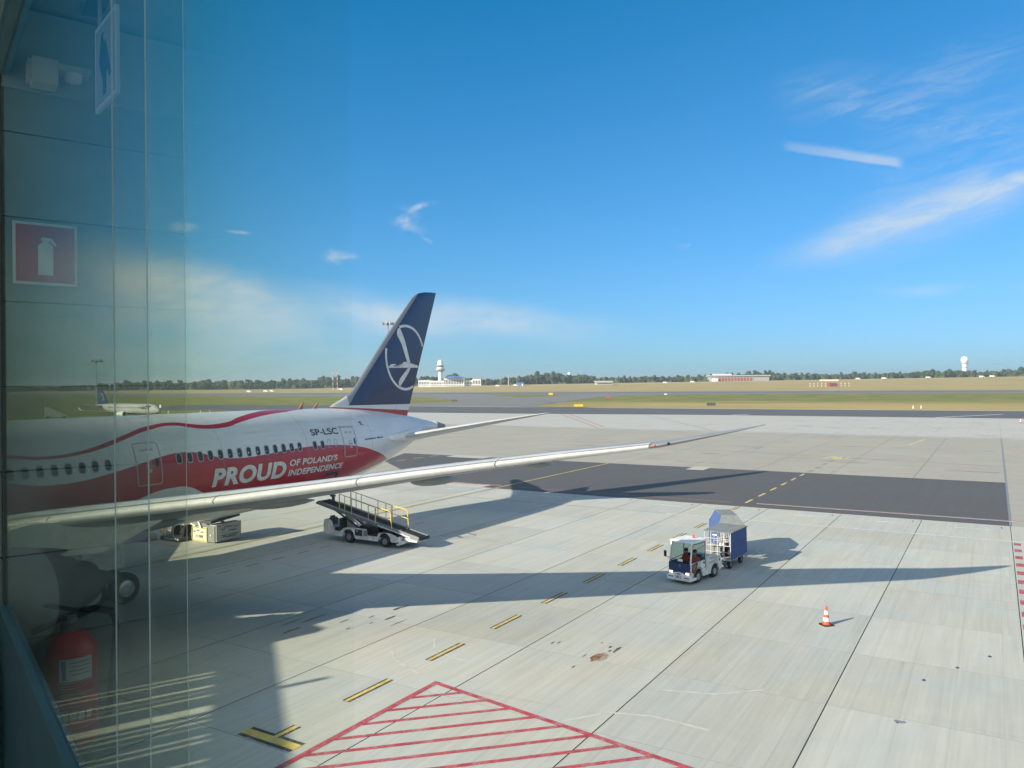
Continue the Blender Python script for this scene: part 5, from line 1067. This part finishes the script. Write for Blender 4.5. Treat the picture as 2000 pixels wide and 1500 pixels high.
# vans on the perimeter road
def van(label, x, y, s=1.0):
    r = thing('van', label, 'van', (x, y, z_at(x, y)), 0, 'vehicles along the far side of the field')
    MB().prism([(-2.6, .4), (2.5, .4), (2.6, 1.0), (1.9, 1.3), (1.3, 2.2), (-2.6, 2.2)], -1, 1, 'XZ').obj('body', M['white'], r); MB().prism([(1.1, 1.3), (1.7, 1.3), (1.25, 2.0), (.6, 2.0)], -1.02, 1.02, 'XZ').obj('window', M['window'], r)
    for x_ in (-1.6, 1.6): MB().lathe([(.05, -1.03), (.4, -1.03), (.4, 1.03), (.05, 1.03)], (x_, 0, .4), 'Y', 12).obj('wheel', M['rubber'], r)
    r.scale = (s, s, s); return r
v0 = van('white van on the far edge of the field', -330, 1000, 1.2)
for x, y in ((-312, 1010), (-305, 1012), (-232, 1080), (-212, 1090), (-20, 1120), (5, 1130), (212, 1100), (252, 1110), (470, 1080), (505, 1080), (620, 1050), (640, 1060), (560, 1070), (705, 1040), (735, 1040), (760, 1040)):
    dup(v0, (x, y, z_at(x, y) + .1), 0)
# ------------------------------------------------------------------ woods
def leaf_mat(name, c0, c1):
    m = bpy.data.materials.new(name); m.use_nodes = True; t = NT(m.node_tree)
    p = t.n('ShaderNodeBsdfPrincipled'); o = t.n('ShaderNodeOutputMaterial'); t.l(p.outputs[0], o.inputs[0]); p.inputs['Roughness'].default_value = .8; p.inputs['Specular IOR Level'].default_value = .15
    g = t.n('ShaderNodeNewGeometry'); oi = t.n('ShaderNodeObjectInfo')
    n1 = t.noise(g.outputs['Position'], .25, 3, .6)
    t.l(t.mix(t.m('ADD', t.ramp(n1, .3, .7, 0, .6), t.m('MULTIPLY', oi.outputs['Random'], .4)), c0, c1), p.inputs['Base Color']); return m
M['leaf'] = leaf_mat('leaf', (.030, .052, .026), (.085, .115, .045)); M['bark'] = mat('bark', (.09, .07, .05), .9)
tr_ = random.Random(3)
def crown_mesh(hh, rad, conif=False):
    mb = MB(); lobes = []
    for i in range(11):
        a = tr_.uniform(0, 2 * pi); q = tr_.uniform(0, .62) * rad; z = tr_.uniform(.30, .86) * hh
        lobes.append((q * cos(a), q * sin(a), z, rad * tr_.uniform(.32, .5) * (1.1 - .5 * abs(z / hh - .5))))
    lobes.append((0, 0, hh * .6, rad * .55))
    for cx, cy, cz, cr in lobes:
        for j in range(46):
            v = Vector((tr_.gauss(0, 1), tr_.gauss(0, 1), tr_.gauss(0, 1))).normalized(); p = Vector((cx, cy, cz)) + v * cr * tr_.uniform(.75, 1.08)
            nrm = (v + Vector((tr_.uniform(-.5, .5), tr_.uniform(-.5, .5), tr_.uniform(-.2, .7)))).normalized(); x = nrm.cross(Vector((0, 0, 1)))
            x = x.normalized() if x.length > .1 else Vector((1, 0, 0)); y = nrm.cross(x); s = tr_.uniform(.45, .95)
            mb.add([p + x * s, p + y * s * .8, p - x * s * .9, p - y * s], [(0, 1, 2, 3)])
        # dark heart so that no sky shows through the middle
        mb.lathe([(cr * .72 * cos(k * pi / 6 - pi / 2), cz + cr * .72 * sin(k * pi / 6 - pi / 2)) for k in range(1, 6)], (cx, cy, 0), 'Z', 8, 0, True)
    return mb.mesh('crown', M['leaf'], None, False)
variants = [(crown_mesh(h_, r_), MB().tube([(0, 0, 0), (.15, .1, h_ * .3), (.0, .2, h_ * .6)], [.38, .28, .12], 7).tube([(.1, .1, h_ * .28), (1.6, .4, h_ * .5)], [.18, .08], 5).tube([(.1, .1, h_ * .33), (-1.3, -.6, h_ * .55)], [.16, .07], 5).mesh('trunk', M['bark']), h_) for h_, r_ in ((16, 6.0), (17, 5.0), (15, 6.8), (18, 5.4), (16, 4.2))]
def hprof(px):
    T_ = [(-200, 9), (60, 10), (180, 11), (230, 14), (250, 18), (300, 16), (420, 17), (560, 16.5), (640, 19), (700, 18), (760, 18), (830, 17), (900, 18), (925, 13), (950, 10), (985, 13), (1030, 19), (1050, 21), (1110, 18), (1150, 17), (1170, 12), (1200, 11), (1230, 11), (1260, 13), (1300, 11), (1340, 11), (1390, 13), (1440, 14), (1500, 17), (1530, 13), (1600, 12), (1650, 12), (1720, 11), (1770, 12), (1800, 15), (1850, 15), (1900, 13), (1920, 11), (1960, 13), (2000, 15), (2200, 14)]
    return itp(T_, px)
k_tree = 0
for row, (d0, stp) in enumerate(((1265, 9.5), (1290, 10.5))):
    px = -60.0
    while px < 2060:
        y = d0 + tr_.uniform(-10, 10); x = (px - 1000) / 1554.6 * y; hh = hprof(px) * tr_.uniform(.66, 1.12) * (1.06 if row else 1)
        if row == 0 and (1378 < px < 1505 or 815 < px < 940): y += 40; x = (px - 1000) / 1554.6 * y
        cm_, tm_, h0 = variants[tr_.randrange(5)]
        if k_tree < 298:
            r = thing('tree', 'leafy green tree in the belt of woods beyond the airfield', 'tree', (x, y, z_at(x, y) - .5), tr_.uniform(0, 6.28), 'trees beyond the airfield'); s = hh / h0; r.scale = (s * tr_.uniform(.95, 1.2), s * tr_.uniform(.95, 1.2), s)
            link('crown', cm_, r); link('trunk', tm_, r); k_tree += 1
        px += stp * tr_.uniform(.8, 2.0) * (1 if row else .85)
mb = MB()      # the woods behind, one mass
rows = []
for q in range(260):
    px = -300 + 10 * q; y = 1330 + 20 * sin(q * .7) + 12 * sin(q * 1.9); x = (px - 1000) / 1554.6 * y; h_ = hprof(px) * (.80 + .13 * sin(q * 1.3) * sin(q * .37 + 1) + .07 * sin(q * 2.9)); z = z_at(x, y) - 1
    rows.append([Vector((x, y - 6, z)), Vector((x, y - 8, z + h_ * .55)), Vector((x, y - 4, z + h_ * .9)), Vector((x, y, z + h_)), Vector((x, y + 8, z + h_ * .8)), Vector((x, y + 10, z))])
mb.loft(rows, 0, True, False)
for i in range(5200):
    q = tr_.randrange(258); r_ = rows[q]; k_ = tr_.choice((0, 1, 1, 2, 2)); p = r_[k_].lerp(r_[k_ + 1], tr_.random()).lerp(rows[q + 1][k_], tr_.uniform(0, .5)) + Vector((tr_.uniform(-1, 1), tr_.uniform(-2, 0), tr_.uniform(-.5, 1)))
    s = tr_.uniform(.6, 1.5); d = Vector((tr_.gauss(0, 1), -1, tr_.gauss(.3, .8))).normalized(); x = d.cross(Vector((0, 0, 1))).normalized(); y = d.cross(x)
    mb.add([p + x * s, p + y * s * .8, p - x * s, p - y * s], [(0, 1, 2, 3)])
wd = mb.obj('woods', M['leaf'], None, None, False); wd['kind'] = 'stuff'
# ------------------------------------------------------------------ second gangway, out of frame, whose shadow lies on the stand
gw = thing('gangway', 'glazed passenger boarding bridge whose louvred shadow falls on the concrete', 'boarding bridge', (0, 0, 0))
e0, e1 = Vector((-18.2, .2, 0)), Vector((-24.65, 18.9, 0)); ax = (e1 - e0).normalized(); pr_ = Vector((ax.y, -ax.x, 0)); Rg = Matrix((ax, -pr_, Vector((0, 0, 1)))).transposed(); L_ = (e1 - e0).length
mid = (e0 + e1) / 2 - pr_ * 1.5
MB().box(e0.lerp(e1, .5) - pr_ * .8 + Vector((0, 0, 7.96)), (L_, 1.6, .08), 0, Rg).box(e0.lerp(e1, .5) - pr_ * .03 + Vector((0, 0, 7.56)), (L_, .06, .82), 0, Rg).obj('roof', M['skirt'], gw); MB().box(e0.lerp(e1, .5) - pr_ * .8 + Vector((0, 0, 4.7)), (L_, 1.6, .7), 0, Rg).obj('floor', M['skirt'], gw)
sp_ = 0.0; mb = MB(); gr_ = random.Random(8)
while sp_ < L_:
    wd_ = gr_.choice((.25, .4, .7, .3))
    for sgn, zz_ in ((0, 6.1), (-1.5, 6.45)): mb.box(e0 + ax * (sp_ + wd_ / 2) + pr_ * (sgn - .05) + Vector((0, 0, zz_)), (wd_, .1, 2.1 if sgn == 0 else 2.9), 0, Rg)
    sp_ += wd_ + gr_.choice((.45, .5, .8, .35))
mb.obj('mullions', M['skirt'], gw)
for t_ in (.15, .8):
    c = e0 + ax * L_ * t_ - pr_ * .8; MB().tube([c + Vector((0, 0, 0)), c + Vector((0, 0, 4.4))], .25, 12).obj('column', M['grey'], gw)
hp = [(-24.9, 18.6), (-23.3, 20.0), (-23.15, 20.45), (-23.75, 20.95), (-24.9, 22.55), (-26.3, 21.85), (-27.0, 21.95), (-27.8, 23.6), (-29.5, 22.5), (-28.4, 18.6)]
MB().prism(hp, 7.2, 8.0).prism(hp, 4.3, 5.0).prism([(x * .98 - .5, y * .98 + .35) for x, y in hp], 5.0, 7.2).obj('bridge_head', M['skirt'], gw)
c = Vector((-23.15, 14.5, 8.0)); MB().tube([c, c + Vector((0, 0, .62))], .12, 8).obj('vent_pipe', M['grey'], gw)
# ------------------------------------------------------------------ the gangway we look out of
QU = Vector((-.6038, .7971, 0)); rq = atan2(QU.y, QU.x)       # x along the glass, y back into the room, z from eye level
room = thing('boarding_corridor', 'grey panelled corridor behind the window, seen only as a reflection', 'corridor', (0, 0, EYE), rq); room['kind'] = 'structure'
GY = -.30; SILL, HEAD = -.876, 1.26; XE = 3.80
def rbox(name, lo, hi, m, parent=room): return MB().b2(lo, hi).obj(name, M[m], parent)
M['panel'] = mat('panel', (.26, .31, .30), .5); M['ceil'] = mat('ceiling', (.36, .41, .41), .6); M['floor'] = mat('corridor_floor', (.12, .13, .14), .5)
def fill_mat():  # for the added rear panel: sun behind it turns into soft fill
    m = bpy.data.materials.new('fill_translucent'); m.use_nodes = True; t = NT(m.node_tree)
    tl = t.n('ShaderNodeBsdfTranslucent'); tl.inputs[0].default_value = (.42, .49, .50, 1); o = t.n('ShaderNodeOutputMaterial'); t.l(tl.outputs[0], o.inputs[0]); return m
M['fill_panel'] = fill_mat()
z = 1.04 - .345 * 8
for i in range(9):
    MB().b2((XE, GY + .004, z), (XE + .04, 2.6, z + .345 - .006)).obj('wall_panel', M['panel'], room); z += .345
rbox('wall_core', (XE + .045, GY, -1.9), (XE + .12, 2.7, 1.7), 'darkgrey')
rbox('bulkhead', (XE - .02, GY + .004, 1.21), (XE + .04, 2.6, 1.54), 'ceil')
rbox('ceiling', (-3.2, GY, 1.56), (XE + .04, 2.7, 1.64), 'ceil'); rbox('ceiling_strip', (1.2, -.02, 1.54), (XE - .1, .05, 1.558), 'darkgrey')
rbox('floor', (-3.2, GY, -1.82), (XE + .04, 2.7, -1.72), 'floor'); rbox('rear_wall', (-3.2, 2.6, -1.8), (XE + .04, 2.7, -1.0), 'panel'); rbox('fill_light_panel', (-3.1, 2.62, -.999), (XE + .03, 2.635, 1.56), 'fill_panel'); rbox('near_wall', (-3.2, GY, -1.8), (-3.1, 2.7, 1.56), 'panel')  # translucent rear panel is added to brighten the corridor for its reflection
MB().add([(x, y, z_) for x in (-3.1, XE) for y, z_ in ((GY - .008, SILL), (GY, SILL), (GY + .02, SILL - .004), (GY + .02, SILL - .10), (GY - .008, SILL - .10))], [(0, 1, 6, 5), (1, 2, 7, 6), (2, 3, 8, 7), (3, 4, 9, 8), (4, 0, 5, 9), (0, 4, 3, 2, 1), (5, 6, 7, 8, 9)]).obj('window_rail', M['ledge'], room)
rbox('window_rail', (-3.1, GY - .01, HEAD), (XE, GY + .03, HEAD + .06), 'ledge')
rbox('head_panel', (-3.1, GY - .006, HEAD + .062), (XE, GY + .02, 1.558), 'ceil')
rbox('parapet', (-3.1, GY - .008, -1.76), (XE, GY + .018, SILL - .102), 'ledge'); rbox('side_post', (-3.1, GY - .06, SILL), (-1.3, GY + .04, HEAD), 'ledge')
rbox('corner_post', (XE - .012, GY - .012, SILL), (XE + .04, GY + .003, HEAD), 'darkgrey')
rbox('roof_deck', (-3.4, GY - .05, 1.66), (XE + .2, 2.7, 1.9), 'skirt')
def pane_mat(name, ior, tint, vol, dens, wash=0.0):
    """one shader for the whole pane: the room-side face reflects, the body absorbs"""
    m = bpy.data.materials.new(name); m.use_nodes = True; t = NT(m.node_tree)
    tr = t.n('ShaderNodeBsdfTransparent'); tr.inputs[0].default_value = tuple(tint) + (1,); gl = t.n('ShaderNodeBsdfGlossy'); gl.inputs['Roughness'].default_value = 0
    fr = t.n('ShaderNodeFresnel'); fr.inputs['IOR'].default_value = ior; g = t.n('ShaderNodeNewGeometry'); mx = t.n('ShaderNodeMixShader'); o = t.n('ShaderNodeOutputMaterial')
    t.l(t.m('MULTIPLY', fr.outputs[0], t.m('SUBTRACT', 1.0, g.outputs['Backfacing'])), mx.inputs[0]); t.l(tr.outputs[0], mx.inputs[1]); t.l(gl.outputs[0], mx.inputs[2]); t.l(mx.outputs[0], o.inputs[0])
    va = t.n('ShaderNodeVolumeAbsorption'); va.inputs[0].default_value = tuple(vol) + (1,); va.inputs[1].default_value = dens; t.l(va.outputs[0], o.inputs[1]); return m
M['pane_a'] = pane_mat('pane_a', 1.62, (.98, .99, .98), (.55, .62, .53), 31)
M['pane_m'] = pane_mat('pane_m', 1.5, (.98, .99, .98), (.42, .51, .34), 20)
M['pane_b'] = pane_mat('pane_b', 1.28, (.99, 1, .99), (.48, .56, .32), 18)
M['pane_c'] = pane_mat('pane_c', 1.10, (.99, 1, .99), (.60, .66, .42), 17)
def pane(label, x0, x1, mi, y0=GY, t0=.010):
    mb = MB(); mb.add([(x, y, z) for z in (SILL + .001, HEAD - .001) for x, y in ((x0, y0 - t0), (x1, y0 - .010), (x1, y0), (x0, y0))], [(0, 3, 2, 1), (4, 5, 6, 7), (0, 1, 5, 4), (1, 2, 6, 5), (2, 3, 7, 6), (3, 0, 4, 7)])
    o = mb.obj('window_pane', M[mi], None, None, True); o.location = (0, 0, EYE); o.rotation_euler = (0, 0, rq); return tag(o, label, 'window pane')
pane('dark tinted glass pane with reflections of a fire extinguisher and its sign', 1.606, XE - .013, 'pane_a')
pane('narrow glass pane between two upright joints, beside the reflecting pane', 1.349, 1.603, 'pane_m')
pane('teal tinted glass strip right of the second upright joint', 1.132, 1.346, 'pane_b')
pane('faintly tinted glass pane in front of the white and red hull', .622, 1.130, 'pane_c', GY, .0006)
M['seal'] = through_mat('seal', (.80, .90, .92))
def seal_mat():
    m = bpy.data.materials.new('edge_seal'); m.use_nodes = True; t = NT(m.node_tree)
    tr = t.n('ShaderNodeBsdfTransparent'); tl = t.n('ShaderNodeBsdfTranslucent'); tl.inputs[0].default_value = (.75, .85, .85, 1); df = t.n('ShaderNodeBsdfDiffuse'); df.inputs[0].default_value = (.7, .8, .8, 1)
    a = t.n('ShaderNodeMixShader'); a.inputs[0].default_value = .5; t.l(tl.outputs[0], a.inputs[1]); t.l(df.outputs[0], a.inputs[2])
    b = t.n('ShaderNodeMixShader'); b.inputs[0].default_value = .5; t.l(tr.outputs[0], b.inputs[1]); t.l(a.outputs[0], b.inputs[2]); o = t.n('ShaderNodeOutputMaterial'); t.l(b.outputs[0], o.inputs[0]); return m
M['seal'] = seal_mat()
for x, q in ((1.6045, .0018), (1.3475, .0014), (1.131, .0003)): rbox('pane_seal', (x - .0008, GY - q, SILL), (x + .0008, GY + q * .5, HEAD), 'seal')
# fire extinguisher, its sign and the exit sign (mirror positions of what the glass shows)
def rw_(x, y, z): return Vector((0, 0, EYE)) + Vector((cos(rq) * x - sin(rq) * y, sin(rq) * x + cos(rq) * y, z))
fe = thing('fire_extinguisher', 'red fire extinguisher with white label hung on the corridor wall, reflected in the glass', 'fire extinguisher', rw_(3.656, -.082, -1.452), rq); fe.scale = (1.118,) * 3
MB().lathe([(.02, .0), (.07, .0), (.082, .015), (.084, .03), (.084, .33), (.078, .365), (.055, .40), (.028, .415), (.026, .44)], (0, 0, 0), 'Z', 28).obj('cylinder', M['extred'], fe, 40)
MB().lathe([(.030, .415), (.034, .42), (.034, .445), (.022, .45), (.022, .475), (.0, .476)], (0, 0, 0), 'Z', 18).obj('valve', M['steel'], fe, 40)
MB().bar((.0, .01, .475), (-.02, -.125, .435), .024, .016).bar((.0, .02, .485), (-.02, -.085, .525), .024, .014).box((0, .02, .478), (.03, .05, .03)).obj('lever', M['black'], fe)
MB().tube([(0, .02, .465), (0, .07, .482), (-.01, .13, .465), (-.015, .15, .40), (-.02, .128, .2), (-.02, .115, .08)], .014, 8).obj('hose', M['black'], fe, 50)
def around(r_, a0, a1, z0, z1, m, name, parent=fe):
    mb = MB(); n = 10; mb.loft([[Vector((-r_ * cos(a0 + (a1 - a0) * k / n), r_ * sin(a0 + (a1 - a0) * k / n), z)) for k in range(n + 1)] for z in (z0, z1)], 0, False, False); return mb.obj(name, M[m], parent)
lb = around(.0850, -.62, .7, .255, .335, 'white', 'label'); around(.0854, -.52, -.35, .262, .328, 'shedblue', 'label_stripe', lb)
for i in range(4): around(.0854, -.25 + .08 * (i % 2), .6, .318 - .014 * i, .3225 - .014 * i, 'grey', 'small_print', lb)
lb2 = around(.0848, -.75, .85, .085, .25, 'extred', 'label_frame')
for z0_, z1_ in ((.2485, .250), (.085, .0865), (.205, .2065)): around(.0852, -.75, .85, z0_, z1_, 'white', 'label_rule', lb2)
for i in range(9):
    zz_ = .240 - .0095 * i - (.02 if i > 5 else 0)
    around(.0852, -.55, .55 - .12 * (i % 3), zz_ - .002, zz_, 'skirt', 'small_print', lb2)
for i in range(4): around(.0854, -.55 + .32 * i, -.30 + .32 * i, .115, .142, 'white', 'pictogram', lb2); 
MB().b2((.05, -.03, -.06), (.09, .03, .02)).b2((-.01, -.02, -.055), (.09, .02, -.04)).obj('bracket', M['steel'], fe)
sg_ = thing('safety_sign', 'red square sign with a white extinguisher symbol on the corridor wall, reflected in the glass', 'sign', rw_(XE - .012, -.146, .548), rq); sg_.scale = (1, 1.118, 1.118)
MB().b2((0, -.104, -.114), (.008, .104, .114)).obj('border', M['white'], sg_); MB().b2((-.003, -.094, -.104), (.0, .094, .104)).obj('face', M['red'], sg_)
MB().prism([(-.024, -.078), (.024, -.078), (.024, .03), (.010, .044), (.010, .052), (-.010, .052), (-.010, .044), (-.024, .03)], -.006, -.0032, 'YZ').prism([(-.018, .050), (-.012, .062), (.02, .058), (.036, .036), (.03, .030), (.014, .048)], -.006, -.0032, 'YZ').obj('symbol', M['white'], sg_)
ex = thing('exit_sign', 'white running man exit sign hung under the corridor ceiling, reflected in the glass', 'sign', rw_(2.66, -.115, .985), rq + 1.51)
MB().b2((-.005, -.12, -.13), (.005, .12, .13)).obj('plate', M['white'], ex); MB().b2((-.0065, -.105, -.115), (-.005, .105, .115)).b2((.005, -.105, -.115), (.0065, .105, .115)).obj('face', M['skirt'], ex)
MB().prism([(-.02, -.1), (.01, -.1), (.02, -.02), (.05, -.06), (.07, -.05), (.03, .02), (.01, .06), (-.03, .03), (-.05, .0), (-.06, .01), (-.02, .07), (-.01, .09), (-.03, .09), (-.05, .03), (-.01, -.02)], -.008, -.0066, 'YZ').obj('symbol', M['navy'], ex); MB().prism([(-.02, -.1), (.01, -.1), (.02, -.02), (.05, -.06), (.07, -.05), (.03, .02), (.01, .06), (-.03, .03), (-.01, -.02)], .0066, .008, 'YZ').obj('symbol', M['navy'], ex)
MB().tube([(0, .08, .13), (0, .08, .40)], .006, 6).tube([(0, -.08, .13), (0, -.08, .40)], .006, 6).obj('hanger', M['steel'], ex)
jb = thing('junction_box', 'pale junction box fixed under the corridor bulkhead, reflected in the glass', 'junction box', rw_(XE - .13, -.10, 1.26), rq)
MB().b2((.0, -.10, -.04), (.1, -.01, .06)).b2((.01, -.115, -.03), (.09, -.10, .05)).obj('case', M['offwhite'], jb); MB().lathe([(.0, -.04), (.03, -.03), (.035, .0)], (.05, .05, .03), 'Z', 14).obj('lamp_cup', M['white'], jb); MB().b2((.0, -.01, .03), (.1, .11, .05)).obj('arm', M['offwhite'], jb)
# ------------------------------------------------------------------ air
hz = MB().b2((-9500, -1600, -4), (9500, 9500, 62)).obj('haze', M['white']); hz['kind'] = 'stuff'
hm = bpy.data.materials.new('haze'); hm.use_nodes = True; t = NT(hm.node_tree)
pv = t.n('ShaderNodeVolumePrincipled'); pv.inputs['Color'].default_value = (.72, .84, .95, 1); pv.inputs['Density'].default_value = .00019; pv.inputs['Anisotropy'].default_value = .2
o = t.n('ShaderNodeOutputMaterial'); t.l(pv.outputs[0], o.inputs[1]); hz.data.materials.clear(); hz.data.materials.append(hm)
